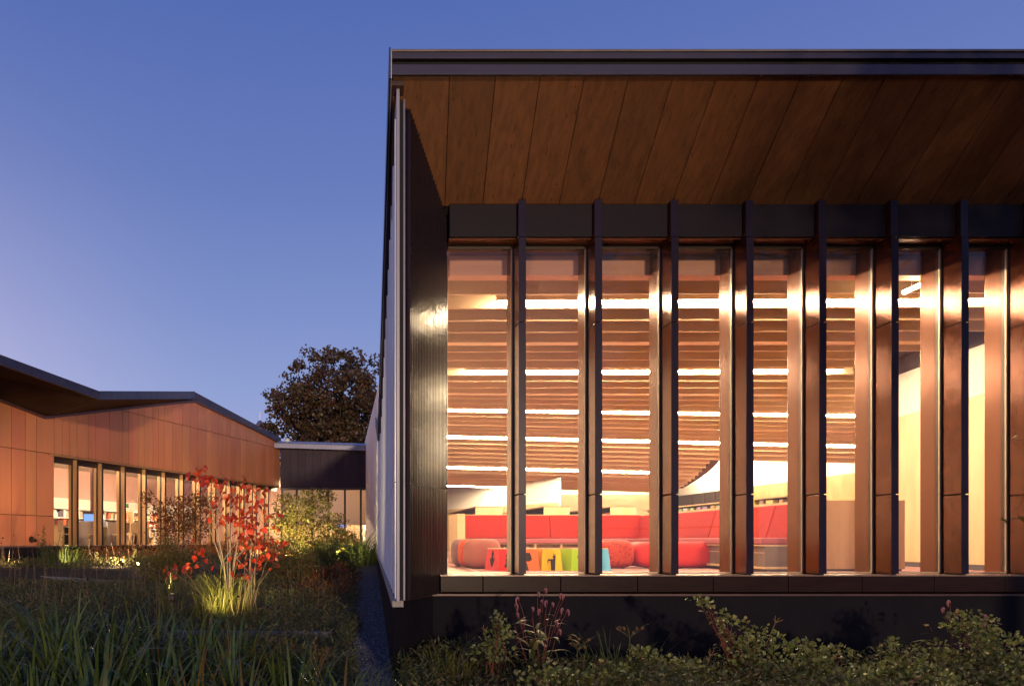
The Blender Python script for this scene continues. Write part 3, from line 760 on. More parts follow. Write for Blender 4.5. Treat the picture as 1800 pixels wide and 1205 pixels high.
# cut-out stools
def sil(name):
    S = {
     'spruce': [(-.03, 0), (-.03, .12), (-.2, .12), (-.26, .22), (-.16, .3), (-.1, .42), (-.2, .42), (-.1, .52), (-.05, .6), (-.17, .62), (-.07, .7), (0, .85), (.07, .7), (.17, .62), (.05, .6), (.1, .52), (.2, .42), (.1, .42), (.16, .3), (.26, .22), (.2, .12), (.03, .12), (.03, 0)],
     'leaf': [(-.04, .15), (-.14, .35), (-.2, .55), (-.1, .5), (-.06, .62), (-.09, .72), (0, .9), (.09, .72), (.06, .62), (.1, .5), (.2, .55), (.14, .35), (.04, .15)],
     'moose': [(-.36, .0), (-.36, .48), (-.12, .5), (-.02, .44), (.05, .4), (.12, .46), (.2, .48), (.16, .52), (.02, .5), (-.02, .6), (.08, .66), (.1, .78), (.02, .7), (-.02, .76), (-.08, .68), (-.14, .78), (-.16, .66), (-.08, .58), (-.14, .52), (-.18, .5), (-.16, .4), (-.08, .3), (0, .0)],
     'deer': [(-.06, 0), (-.08, .42), (-.2, .44), (-.25, .32), (-.28, .34), (-.22, .5), (.06, .5), (.1, .56), (.02, .6), (.1, .64), (.12, .8), (.15, .66), (.18, .66), (.21, .76), (.22, .62), (.2, .4), (.16, 0)],
     'seal': [(-.2, 0), (-.16, .06), (-.14, .5), (-.22, .62), (-.12, .66), (-.04, .6), (.06, .34), (.18, .3), (.22, .26), (.12, .22), (.1, .1), (.26, .12), (.28, .02), (0, 0)],
     'arch': [(-.22, 0), (-.22, .5), (-.08, .54), (.06, .46), (.1, .3), (.12, 0)],
    }
    return S[name]
def stool(label, x0, x1, Y, rot, col, side_sil, main_sil, name_mat):
    h = PZ(962.5, Y) - FZ
    w = (PX(x1, Y) - PX(x0, Y))
    cx = PX((x0 + x1) / 2, Y)
    t = thing('cutout_stool', label, 'stool', (cx, Y + w / 2, FZ), rot, 'coloured cut-out stools in a row')
    mt = paint(name_mat, col)
    b, tp = w * 0.54, w * 0.44
    m = MB()
    fl = [(-b, -b), (b, -b), (b, b), (-b, b)]; ft = [(-tp, -tp), (tp, -tp), (tp, tp), (-tp, tp)]
    m.add([(x, y, 0) for x, y in fl] + [(x, y, h - 0.02) for x, y in ft], [(0, 1, 5, 4), (1, 2, 6, 5), (2, 3, 7, 6), (3, 0, 4, 7), (0, 3, 2, 1)])
    m.build('side_panels', mt, t, local=True)
    m = MB(); m.box(-tp, tp, -tp, tp, h - 0.019, h); m.build('stool_top', MT['oak'], t, local=True)
    def face(nm, left):
        poly = sil(nm)
        sl = (b - tp) / h
        m = MB(); vs = []; n = len(poly)
        for off in (0.002, 0.006):
            for u, v in poly:
                zz = v * h; q = -(b - sl * zz) - off
                uu = u * 2 * tp * 1.0
                vs.append((q, -uu, zz + 0.004) if left else (uu, q, zz + 0.004))
        fs = [tuple(range(n, 2 * n))] + [(i, (i + 1) % n, n + (i + 1) % n, n + i) for i in range(n)]
        m.add(vs, fs)
        m.build('cutout', MT['cut'], t, local=True)
    face(main_sil, False)
    if side_sil: face(side_sil, True)
YS = 11.4
stool('red stool with spruce and leaf cut-outs in front of the rose ottoman', 866, 905, YS, 0.42, (0.70, 0.022, 0.02), 'leaf', 'spruce', 'red_paint')
stool('orange stool with a moose cut-out between red and yellow stools', 908, 946, YS, 0.10, (0.78, 0.15, 0.02), None, 'moose', 'orange_paint')
stool('yellow stool with a horned deer cut-out', 950, 986, YS, 0.12, (0.82, 0.50, 0.01), None, 'deer', 'yellow_paint')
stool('lime green stool with a seal cut-out', 994, 1034, YS, 0.38, (0.34, 0.58, 0.02), None, 'seal', 'lime_paint')
stool('sky blue stool with a rounded dark opening at the right end of the row', 1037, 1072, YS, 0.0, (0.12, 0.50, 0.78), None, 'arch', 'blue_paint')

# low bookcases behind the bench
for i, (xa, xb, lab) in enumerate(((836, 882, 'low pale oak bookcase behind the bench, nearest the left end'), (956, 1001, 'low pale oak bookcase behind the bench, middle one of three'), (1073, 1118, 'low pale oak bookcase behind the bench, right one of three'))):
    Y = 19.5; a, b = PX(xa, Y), PX(xb, Y); zt = PZ(891, Y)
    t = thing('bookcase', lab, 'bookcase', ((a + b) / 2, Y + 2, FZ), 0, 'low bookcases behind the bench')
    mid = (a + b) / 2
    for (u, v) in ((a, mid - 0.003), (mid + 0.003, b)):
        m = MB(); m.box(u, v, Y, Y + 0.03, FZ, zt); m.build('end_panel', MT['oak'], t)
    m = MB(); m.box(a, b, Y, Y + 5.0, zt + 0.001, zt + 0.03); m.build('top_board', MT['brownwood'], t)
    m = MB(); m.box(a + 0.2, b - 0.2, Y + 0.031, Y + 5, FZ, zt); m.build('core', MT['darkshelf'], t)
    for zz in (0.0, 0.45):
        m = MB(); m.box(a, a + 0.198, Y + 0.04, Y + 5, zz, zz + 0.02); m.build('shelf', MT['oak'], t)
    rb = random.Random(i)
    for q in range(18):
        y0 = Y + 0.3 + q * 0.24; w = 0.16; hh = rb.uniform(0.18, 0.30)
        m = MB(); m.box(a + 0.01, a + 0.19, y0, y0 + w, 0.472, 0.472 + hh); m.build('book', paint('book_cover', (rb.uniform(.05, .6), rb.uniform(.04, .4), rb.uniform(.04, .35))), t)
# long counter shelf behind the right arm of the bench, with books
t = thing('low_shelf', 'long low shelf with small objects behind the right arm of the bench', 'shelf', (7.3, 13, FZ))
m = MB(); m.box(7.06, 7.22, 11.2, 16.6, 0.69, 0.715); m.build('top_board', MT['oak'], t)
m = MB(); m.box(7.2, 7.22, 11.2, 16.6, FZ, 0.688); m.build('back_board', MT['darkshelf'], t)
rb = random.Random(4)
for q in range(20):
    y0 = 11.3 + q * 0.26; hh = rb.uniform(0.04, 0.08)
    m = MB(); m.box(7.07, 7.17, y0, y0 + rb.uniform(.08, .2), 0.605, 0.605 + hh); m.build('book', paint('small_book', (rb.uniform(.2, .7), rb.uniform(.15, .6), rb.uniform(.1, .5))), t)
m = MB(); m.box(7.05, 7.19, 11.2, 16.6, 0.585, 0.603); m.build('shelf', MT['oak'], t)
# brown reading counter
Yc = 11.25
t = thing('reading_counter', 'tall plain brown veneer counter standing by the plywood wall', 'counter', (8.3, Yc, FZ))
m = MB(); m.box(PX(1428, Yc), PX(1591, Yc), Yc, Yc + 0.5, FZ + 0.03, PZ(878.5, Yc)); m.build('front_panel', MT['brownwood'], t, bevel=0.006)
m = MB(); m.box(PX(1428, Yc) + 0.03, PX(1591, Yc) - 0.03, Yc + 0.03, Yc + 0.48, FZ, FZ + 0.029); m.build('plinth', MT['darkshelf'], t)

# ------------------------------------------------------------------ annex
AX, AY = -8.145, 20.0
ADX, ADY = 0.4077, 0.9131
def AW(s, d, z): return (AX + ADX * s + ADY * d, AY + ADY * s - ADX * d, z)
ann = thing('annex_building', 'low terracotta clad wing with folded roof and a long row of lit windows', 'building', AW(0, 0, -0.8))
S0, SV, SP, S1 = -5.5, -0.35, 6.6, 13.14
ZB = -0.15
def atop(s):
    if s < SV: return 3.43 + (SV - s) * 0.145
    if s < SP: return 3.43 + (s - SV) * (5.16 - 3.43) / (SP - SV)
    return 5.16 + (s - SP) * (4.49 - 5.16) / (S1 - SP)
WH = 2.36                                      # window head
cols = [S0, -4.4, -3.6, -2.9, -2.1, -1.45, -1.0, -0.62, 0.0]
rr = random.Random(5)
cs = [0.0]
for w in (.3, .27, .3, .45, .3, .6, .6, .28, .45, .3, .45, .3, .3, .45): cs.append(cs[-1] + w)
while cs[-1] < S1 - 0.5: cs.append(cs[-1] + rr.choice((.3, .3, .45, .45, .6)))
cs[-1] = S1
g = 0.009
def apanel(s0, s1, z0, z1f):
    pts = [(s0 + g, z0 + g), (s1 - g, z0 + g)]
    za, zc = z1f(s0 + g), z1f(s1 - g)
    pts.append((s1 - g, zc - g))
    for kk in (SP, SV):
        if s0 + g < kk < s1 - g: pts.append((kk, z1f(kk) - g))
    pts.append((s0 + g, za - g))
    m = MB(); m.prism(pts, -0.03, 0.0 + rr.uniform(-0.002, 0.002), AW)
    m.build('cladding_panel', MT['panel'], ann)
JZ = 4.15
for a, b in zip(cols, cols[1:]):
    apanel(a, b, ZB, lambda s: 0.68); apanel(a, b, 0.68, lambda s: 2.44); apanel(a, b, 2.44, atop)
for a, b in zip(cs, cs[1:]):
    if min(atop(a), atop(b)) > JZ + 0.05:
        apanel(a, b, 2.44, lambda s: JZ); apanel(a, b, JZ, atop)
    else: apanel(a, b, 2.44, atop)
m = MB(); m.prism([(S0, ZB), (0.0, ZB), (0.0, 2.44), (S1, 2.44), (S1, atop(S1)), (SP, atop(SP)), (SV, atop(SV)), (S0, atop(S0))], -0.16, -0.034, AW)
m.build('wall_core', MT['black'], ann)
m = MB(); m.box(-0.2, S1, -0.10, 0.035, 2.395, 2.432, AW); m.build('window_head_trim', MT['gold'], ann)
m = MB(); m.box(0.0, S1, -0.38, -0.002, 2.37, 2.393, AW); m.build('window_soffit', MT['flash'], ann)
m = MB(); m.box(0.0, S1, -0.23, -0.17, 2.22, 2.368, AW); m.build('window_head_rail', MT['mullion'], ann)
m = MB(); m.box(S0, S1, -0.36, 0.03, ZB - 0.05, ZB - 0.004, AW); m.build('window_sill', MT['flash'], ann)
m = MB(); m.box(S0, S1, -0.34, 0.0, -1.3, ZB - 0.052, AW); m.build('plinth', MT['concrete'], ann)
fs = [0.93 + 1.02 * i for i in range(12)]
for i, s in enumerate(fs):
    m = MB(); m.box(s - 0.06, s, -0.16, -0.012, ZB, 2.367, AW); o = m.build('window_fin', MT['tanfin'], ann)
    m = MB(); m.box(s - 0.062, s + 0.002, -0.011, 0.004, ZB, 2.367, AW); m.build('fin_edge', MT['mullion'], o)
    m = MB(); m.box(s - 0.075, s + 0.006, -0.215, -0.162, ZB, 2.218, AW); m.build('mullion', MT['mullion'], o)
    m = MB(); m.box(s - 0.05, s - 0.01, -0.345, -0.217, ZB, 2.3, AW); m.build('inner_jamb', MT['tanfin'], o)
for i in range(13):
    a = 0.0 if i == 0 else fs[i - 1]; b = fs[i] if i < 12 else S1
    m = MB(); m.box(a + 0.012, b - 0.087 if i < 12 else b - 0.01, -0.195, -0.189, ZB + 0.005, 2.218, AW); m.build('window_pane', MT['glassfar'], ann)
# roof: soffit triangle, fascia, top sheets
OV = 1.94
Wv = Vector(AW(SV, 0, 3.45)); Wp = Vector(AW(SP, 0.02, atop(SP) + 0.02)); We = Vector(AW(S1, 0.02, atop(S1) + 0.02))
Wl = Vector(AW(S0, 0, atop(S0) + 0.02))
Ov = P(172, 702, 18.89); Ol = Vector(AW(S0 - 2.2, OV, 0)); Ol.z = 4.28
Op = P(340, 701, Wp.y - 0.02); Oe = P(492, 779, We.y - 0.1)
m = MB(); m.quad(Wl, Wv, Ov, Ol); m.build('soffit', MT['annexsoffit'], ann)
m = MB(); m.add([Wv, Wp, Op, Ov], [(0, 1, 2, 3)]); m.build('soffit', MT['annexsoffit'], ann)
def fbar(a, b, ha, hb, mat, name, t=0.06):
    d = (b - a); n = Vector((d.y, -d.x, 0)).normalized() * t
    if n.dot(Vector((ADY, -ADX, 0))) < 0: n = -n
    m = MB(); m.hexa([a, b, b + n, a + n, a + Vector((0, 0, ha)), b + Vector((0, 0, hb)), b + n + Vector((0, 0, hb)), a + n + Vector((0, 0, ha))])
    return m.build(name, mat, ann)
fbar(Ol, Ov, 0.24, 0.22, MT['fascia'], 'fascia'); fbar(Ov, Op, 0.23, 0.28, MT['fascia'], 'fascia')
fbar(Op, Oe, 0.26, 0.24, MT['fascia'], 'fascia')
fbar(Wl + Vector((0, 0, -0.07)), Wv + Vector((0, 0, -0.07)), 0.07, 0.07, MT['flash'], 'eave_trim')
fbar(Wv + Vector((0, 0, -0.07)), Wp + Vector((0, 0, -0.09)), 0.07, 0.09, MT['flash'], 'eave_trim')
fbar(Wp + Vector((0, 0, -0.09)), We + Vector((0, 0, -0.09)), 0.09, 0.09, MT['flash'], 'eave_trim')
BK = Vector((-ADY, ADX, 0)) * 9.0
up = lambda v, h: v + Vector((0, 0, h))
m = MB()
for a, b, ha, hb in ((Ol, Ov, .24, .22), (Ov, Op, .23, .27), (Op, Oe, .25, .23)):
    m.quad(up(a, ha), up(b, hb), up(b, hb - 0.6) + BK, up(a, ha - 0.6) + BK)
m.build('roof', MT['coping'], ann)
# inside
m = MB(); m.box(S0, S1 + 2, -9, -0.37, -0.35, -0.25, AW); m.build('floor', MT['annexfloor'], ann)
m = MB(); m.box(S0, S1 + 3, -7.2, -7.0, -0.25, 4.0, AW); m.build('back_wall', MT['pinkwall'], ann)
m = MB(); m.box(S0, S1 + 3, -6.99, -6.9, 0.9, 1.75, AW); m.build('wall_band', MT['plaster'], ann)
m = MB(); m.box(S0, S1 + 2, -7, -0.21, 3.0, 3.1, AW); m.build('ceiling', MT['plaster'], ann)
m = MB(); m.box(S0, S0 + 0.1, -7, -0.3, -0.25, 3.0, AW); m.build('end_wall', MT['pinkwall'], ann)
m = MB(); m.box(S1 + 2.85, S1 + 2.95, -7, -1.2, -0.25, 3.0, AW); m.build('end_wall', MT['pinkwall'], ann)
m = MB(); m.box(4.02, 4.13, -2.5, -2.40, -0.25, 3.0, AW); m.build('column', MT['flash'], ann)
for i, s in enumerate((0.5, 3.6, 6.8, 10.2)):
    lab = ('annex strip lamp above the first windows', 'annex strip lamp above the monitor desk', 'annex strip lamp behind the rust coloured shrub', 'annex strip lamp near the dark link')[i]
    t = thing('ceiling_lamp', lab, 'ceiling light', AW(s, -2.8, 2.9), 0, 'strip lamps in the annex')
    m = MB(); m.box(s, s + 2.2, -2.86, -2.74, 2.86, 2.92, AW); m.build('diffuser', MT['tube2'], t)
    m = MB(); m.box(s - .03, s + 2.23, -2.88, -2.72, 2.925, 2.99, AW); m.build('housing', MT['plaster'], t)
m = MB(); m.prism([(0, -0.04), (0.05, -0.04), (0.05, 0.05), (0, 0.05)], 0, 0.08, lambda u, w, v: AW(-0.98 + u, w, 0.02 + v))
m = MB()
c0 = Vector(AW(-0.80, 0, 0.02)); nn = Vector((ADY, -ADX, 0))
m.tube([c0, c0 + nn * 0.03], 0.085, 14); m.tube([c0 + nn * 0.03, c0 + nn * 0.16 + Vector((0, 0, -0.03))], [0.06, 0.045], 12)
m.build('wall_spout', MT['mullion'], ann)

# annex furniture
def chair(label, s, d, rz):
    p = AW(s, d, -0.25)
    t = thing('wooden_chair', label, 'chair', p, rz, 'pale wooden chairs in the annex')
    m = MB(); m.box(-.22, .22, -.21, .21, .43, .46); m.build('seat', MT['oak'], t, local=True, bevel=0.01)
    m = MB(); m.box(-.21, .21, .19, .215, .50, .86); m.build('backrest', MT['oak'], t, local=True, bevel=0.01)
    for sx in (-1, 1):
        for sy in (-1, 1):
            m = MB(); m.tube([(sx * .23, sy * .23, 0), (sx * .17, sy * .16, .43)], [.016, .022], 8); m.build('leg', MT['oak'], t, local=True)
    return t
A0 = atan2(ADY, ADX)
chair('pale wooden chair in the leftmost annex window', 1.62, -1.15, A0 + 0.5)
chair('wooden chair below the blue monitor in the third annex window', 2.86, -1.2, A0 - 2.6)
chair('wooden chair half hidden behind the fin of the fourth annex window', 4.15, -1.25, A0 + 2.8)
chair('wooden chair behind the leaves in the fifth annex window', 4.85, -1.1, A0 - 0.6)
def desk(label, s, d, w, mat=None):
    t = thing('desk', label, 'desk', AW(s, d, -0.25), A0, 'desks in the annex')
    m = MB(); m.box(-w / 2, w / 2, -.35, .35, .70, .74); m.build('desk_top', MT['oak'], t, local=True)
    for sx in (-1, 1):
        m = MB(); m.box(sx * (w / 2 - .06), sx * (w / 2 - .02), -.3, .3, 0, .70); m.build('side_panel', MT['oak'], t, local=True)
    m = MB(); m.box(-w / 2 + .07, w / 2 - .07, .25, .28, .1, .69); m.build('back_panel', mat or MT['darkshelf'], t, local=True)
desk('oak desk behind the chair in the first annex window', 2.45, -2.0, 0.9)
desk('oak desk carrying the glowing blue monitor', 3.65, -2.0, 1.1)
desk('oak desk in the fifth annex window behind leaves', 5.7, -2.0, 1.0)
for s, lab in ((2.78, 'pale grey low screen in the second annex window'), (4.38, 'pale grey low screen in the fourth annex window')):
    t = thing('privacy_screen', lab, 'partition', AW(s, -1.6, -0.25), A0, 'low grey screens in the annex')
    m = MB(); m.box(-.5, .5, -.02, .02, .04, .88); m.build('fabric_panel', MT['blind'], t, local=True, bevel=0.008)
    for sx in (-.45, .45):
        m = MB(); m.box(sx - .03, sx + .03, -.15, .15, 0, .04); m.build('foot', MT['steel'], t, local=True)
def monitor(label, s, d, on, rz):
    t = thing('monitor', label, 'monitor', AW(s, d, 0.49), rz, 'monitors in the annex')
    m = MB(); m.box(-.12, .12, -.08, .08, 0, .012); m.box(-.02, .02, -.015, .015, .012, .14); m.build('stand', MT['darkshelf'], t, local=True)
    m = MB(); m.box(-.27, .27, -.02, .02, .14, .48); m.build('case', MT['darkshelf'], t, local=True)
    m = MB(); m.box(-.25, .25, -.026, -.021, .16, .40); m.build('screen', MT['screen'] if on else MT['darkshelf'], t, local=True)
monitor('monitor with glowing blue screen in the third annex window', 3.50, -1.95, True, 0.45)
def bookshelf(label, s, seed, n=3, w=1.7):
    t = thing('bookshelf', label, 'bookshelf', AW(s, -4.6, -0.25), A0, 'tall bookshelves at the back of the annex')
    H = 1.45
    m = MB(); m.box(-w / 2, w / 2, .02, .04, 0, H); m.build('back_board', MT['plaster'], t, local=True)
    for sx in (-w / 2, w / 2 - .03):
        m = MB(); m.box(sx, sx + .03, -.28, .02, 0, H); m.build('side_board', MT['oak'], t, local=True)
    rb = random.Random(seed)
    for k in range(5):
        z = 0.05 + 0.34 * k
        m = MB(); m.box(-w / 2 + .031, w / 2 - .031, -.28, .018, z, z + .025); m.build('shelf', MT['plaster'], t, local=True)
        if k < 4:
            x = -w / 2 + .06
            while x < w / 2 - .15:
                ww = rb.uniform(.05, .13)
                if rb.random() < .82:
                    m = MB(); m.box(x, x + ww - .008, -.26, -.05, z + .026, z + .026 + rb.uniform(.17, .29))
                    m.build('book', paint('cover', rb.choice(((.5, .06, .04), (.6, .55, .45), (.1, .12, .25), (.55, .3, .1), (.65, .6, .55), (.3, .28, .25), (.08, .06, .06), (.6, .12, .06)))), t, local=True)
                x += ww
bookshelf('bookshelf at the back of the first and second annex windows', 5.15, 1, w=2.3)
bookshelf('bookshelf behind the blue monitor', 7.2, 2, w=1.7)
bookshelf('bookshelf behind the rust coloured shrub', 9.6, 3, w=2.4)
t = thing('exit_sign', 'small glowing green EXIT sign in the fifth annex window', 'sign', AW(7.35, -3.9, 1.28))
cu = bpy.data.curves.new('exit_word', 'FONT'); cu.body = 'EXIT'; cu.size = 0.13; cu.extrude = 0.004; cu.align_x = 'CENTER'; cu.align_y = 'CENTER'
to = bpy.data.objects.new('tmp', cu); C.objects.link(to)
bpy.context.view_layer.update()
me = bpy.data.meshes.new_from_object(to.evaluated_get(bpy.context.evaluated_depsgraph_get()))
bpy.data.objects.remove(to)
me.materials.clear(); me.materials.append(MT['exit'])
link('lettering', me, t, (0, -0.03, 0.12), (pi / 2, 0, 0.35))
m = MB(); m.box(-.18, .18, .0, .03, 0.04, .20); o = m.build('case', MT['darkshelf'], t, local=True); o.rotation_euler = (0, 0, 0.35)
m = MB(); m.tube([(0, .015, .20), (0, .015, 1.72)], .012, 6); m.build('hanger', MT['steel'], t, local=True)

# ------------------------------------------------------------------ link building between annex and hall
lk = thing('link_building', 'low dark aubergine link with flat zinc edged roof between the two wings', 'building', (-0.6, 31.8, -0.6))
YL = 31.8
lx0, lx1 = PX(493, YL), PX(662, YL)
def lz(y): return PZ(y, YL)
n = 12
px = [493] + [497 + (657 - 497) * i / 12 for i in range(1, 12)] + [662]
for a, b in zip(px, px[1:]):
    m = MB(); m.box(PX(a, YL) + 0.008, PX(b, YL) - 0.008, YL - 0.03, YL, lz(857), lz(789)); m.build('cladding_panel', MT['aubergine'], lk)
m = MB(); m.box(lx0, lx1, YL + 0.002, YL + 0.2, lz(857), lz(780)); m.build('wall_core', MT['black'], lk)
def slope(yl, yr): return lambda X: (lambda t: lz(yl + (yr - yl) * t))((X - lx0) / (lx1 - lx0))
def lband(name, y0, y1, dl, d0, d1, mat):
    m = MB(); a0, a1 = lz(y0), lz(y0 + dl); b0, b1 = lz(y1), lz(y1 + dl)
    m.hexa([(lx0 - .25, YL - d0, b0), (lx1, YL - d0, b1), (lx1, YL + .3, b1), (lx0 - .25, YL + .3, b0), (lx0 - .25, YL - d1, a0), (lx1, YL - d1, a1), (lx1, YL + .3, a1), (lx0 - .25, YL + .3, a0)])
    m.build(name, mat, lk)
lband('fascia', 780.2, 788, 5.5, 0.35, 0.35, MT['linkfascia'])
lband('coping', 775, 780, 5.0, 0.37, 0.10, MT['zinc'])
m = MB(); m.box(lx0 - .2, lx1, YL + 0.31, 40, 4.2, 4.3); m.build('roof', MT['coping'], lk)
m = MB(); m.tube([P(505, 776, YL), P(505, 772, YL)], 0.10, 10); m.tube([P(505, 772, YL), P(505, 769.5, YL)], [0.16, 0.05], 10); m.build('roof_vent', MT['plaster'], lk)
mx = [496, 521.7, 549, 577.5, 606.5, 634.5, 657.5]
for i, x in enumerate(mx):
    m = MB(); m.box(PX(x, YL) - 0.05, PX(x, YL) + 0.04, YL - 0.02, YL + 0.16, lz(957), lz(857.5)); m.build('mullion', MT['mullion'], lk)
for i, (a, b) in enumerate(zip(mx, mx[1:])):
    m = MB(); m.box(PX(a, YL) + 0.042, PX(b, YL) - 0.052, YL + 0.06, YL + 0.066, lz(957), lz(862)); m.build('window_pane', MT['glassfar'], lk)
    m = MB(); m.box(PX(a, YL) + 0.03, PX(b, YL) - 0.03, YL + 0.22, YL + 0.225, lz(922), lz(860)); m.build('roller_blind', MT['screenblind'], lk)
m = MB(); m.box(lx0, lx1, YL - 0.04, YL + 0.2, lz(860.5), lz(857.2)); m.build('head_rail', MT['mullion'], lk)
m = MB(); m.box(lx0, lx1, YL - 0.06, YL + 0.2, lz(963), lz(957)); m.build('sill', MT['flash'], lk)
m = MB(); m.box(lx0, lx1, YL - 0.02, YL + 0.2, -0.9, lz(963.1)); m.build('plinth', MT['concrete'], lk)
m = MB(); m.box(lx0 - 4, lx1 + 1, YL + 0.21, 40, -0.3, -0.25); m.build('floor', MT['annexfloor'], lk)
m = MB(); m.box(lx0 - 4, lx1 + 1, 38, 38.2, -0.25, 4.2); m.build('back_wall', MT['oak'], lk)
m = MB(); m.box(lx1 - 0.0, lx1 + 0.2, 30.0, 38, -0.9, 4.3); m.build('end_wall', MT['flash'], lk)
m = MB(); m.box(lx0 - 4, lx1 + 1, YL + .3, 38, 2.75, 2.85); m.build('ceiling', MT['plaster'], lk)
m = MB(); m.tube([P(659, 795, YL - 0.5), P(658.7, 803, YL - 0.4), P(659.7, 808, YL - 0.3), P(659.7, 962, YL - 0.3)], 0.07, 10); m.build('downpipe', MT['copper'], lk, smooth=True)
t = thing('ceiling_lamp', 'strip lamp behind the blinds of the dark link', 'ceiling light', (-0.5, 33.2, 2.6))
m = MB(); m.box(-2.2, 1.2, 33.0, 33.35, 2.6, 2.66); m.build('diffuser', MT['tube2'], t)
m = MB(); m.box(-2.25, 1.25, 32.98, 33.37, 2.665, 2.745); m.build('housing', MT['plaster'], t)
for i, (x, lab) in enumerate(((590, 'table with pale top in the link window below the blinds'), (628, 'table beside the right end of the link windows'))):
    Y = 33.2
    t = thing('table', lab, 'table', (PX(x, Y), Y, -0.25), 0, 'tables in the link')
    m = MB(); m.box(-.6, .6, -.35, .35, .70, .74); m.build('table_top', MT['plaster'], t, local=True)
    for sx in (-1, 1):
        for sy in (-1, 1):
            m = MB(); m.box(sx * .55 - .02, sx * .55 + .02, sy * .3 - .02, sy * .3 + .02, 0, .70); m.build('leg', MT['darkshelf'], t, local=True)
t = thing('monitor', 'small monitor with blue screen seen below the link blinds', 'monitor', (PX(600, 33.1), 33.1, 0.49))
m = MB(); m.box(-.25, .25, 0, .03, .10, .42); m.box(-.1, .1, -.06, .08, 0, .012); m.box(-.02, .02, 0, .02, .012, .1); m.build('case', MT['darkshelf'], t, local=True)
m = MB(); m.box(-.23, .23, -.006, -.001, .12, .40); m.build('screen', MT['screen'], t, local=True)

# ------------------------------------------------------------------ far tower
t = thing('far_tower', 'far off round pale tower with antenna beyond the terracotta roof', 'tower', (PX(457, 130), 130, -0.4))
m = MB(); m.lathe([(0.75, 0), (0.72, 20.0)]); m.build('shaft', MT['zinc'], t, local=True, smooth=True)
m = MB(); m.lathe([(0.95, 20.0), (0.95, 20.4), (0.75, 20.5), (0.75, 21.2), (0.90, 21.3), (0.85, 21.6), (0.4, 22.3), (0.1, 22.5)]); m.build('cap', MT['linkfascia'], t, local=True)
m = MB(); m.tube([(0, 0, 22.5), (0, 0, 24)], 0.06, 6); m.build('antenna', MT['steel'], t, local=True)

# ------------------------------------------------------------------ planting: generators
def leaf_quad(m, p, d, n, L, W, fold=0.0, pts=4):
    """a leaf as a kite or six sided blade; d along, n normal"""
    sd = d.cross(n)
    if sd.length < 1e-6: return
    sd.normalize()
    if pts == 4:
        m.add([p, p + d * L * 0.45 + sd * W * 0.5 - n * fold * W, p + d * L, p + d * L * 0.45 - sd * W * 0.5 - n * fold * W], [(0, 1, 2), (0, 2, 3)])
    else:
        m.add([p, p + d * L * .22 + sd * W * .42 + n * fold * W, p + d * L * .62 + sd * W * .46 + n * fold * W, p + d * L - n * L * .12,
               p + d * L * .62 - sd * W * .46 + n * fold * W, p + d * L * .22 - sd * W * .42 + n * fold * W, p + d * L * .5],
              [(0, 1, 6), (1, 2, 6), (2, 3, 6), (3, 4, 6), (4, 5, 6), (5, 0, 6)])
def rv(r):
    while True:
        v = Vector((r.uniform(-1, 1), r.uniform(-1, 1), r.uniform(-1, 1)))
        if 0.05 < v.length < 1: return v.normalized()
def blade(m, p, yaw, lean, L, W, bend, n=6):
    """one strap blade arching from p"""
    h = Vector((cos(yaw), sin(yaw), 0)); side = Vector((-sin(yaw), cos(yaw), 0))
    q = Vector(p); a = lean; vs = []; st = L / n
    for i in range(n + 1):
        t = i / n; w = W * (0.75 + 0.5 * t if t < 0.4 else (1 - t) ** 0.7 * 1.35) * 0.5
        vs += [q + side * w, q - side * w]
        q = q + (h * sin(a) + Vector((0, 0, 1)) * cos(a)) * st
        a += bend / n * (0.4 + 1.6 * t)
    fs = [(2 * i, 2 * i + 1, 2 * i + 3, 2 * i + 2) for i in range(n)]
    m.add(vs, fs)

# --- strap leaved clumps in the foreground left: each blade its own part
blade_meshes = []
rb = random.Random(11)
for i in range(9):
    m = MB(); blade(m, (0, 0, 0), 0, rb.uniform(0.02, 0.35), 1.0, rb.uniform(0.030, 0.046), rb.uniform(0.1, 1.7) if i < 7 else 2.6, 7)
    blade_meshes.append(m.mesh('blade', MT['blade'], True))
yel_blades = []
for i in range(3):
    m = MB(); blade(m, (0, 0, 0), 0, rb.uniform(0.1, 0.4), 1.0, 0.03, rb.uniform(0.6, 1.8), 7)
    yel_blades.append(m.mesh('blade', MT['yellowleaf'], True))
def strap_clump(label, X, Y, n, L, seed, group='strap leaved clumps in the foreground', spread=0.16, yel=0.05):
    r = random.Random(seed); z = ground_z(X, Y)
    t = thing('strap_leaf_clump', label, 'plant', (X, Y, z), 0, group)
    for k in range(n):
        a = r.uniform(0, 2 * pi); q = spread * sqrt(r.random())
        me = r.choice(yel_blades) if r.random() < yel else r.choice(blade_meshes)
        l = L * r.uniform(0.6, 1.12)
        link('blade', me, t, (q * cos(a), q * sin(a), -0.02), (r.uniform(-.12, .12), r.uniform(-.1, .1), a + r.uniform(-.7, .7)), (l, l * r.uniform(.8, 1.2), l))
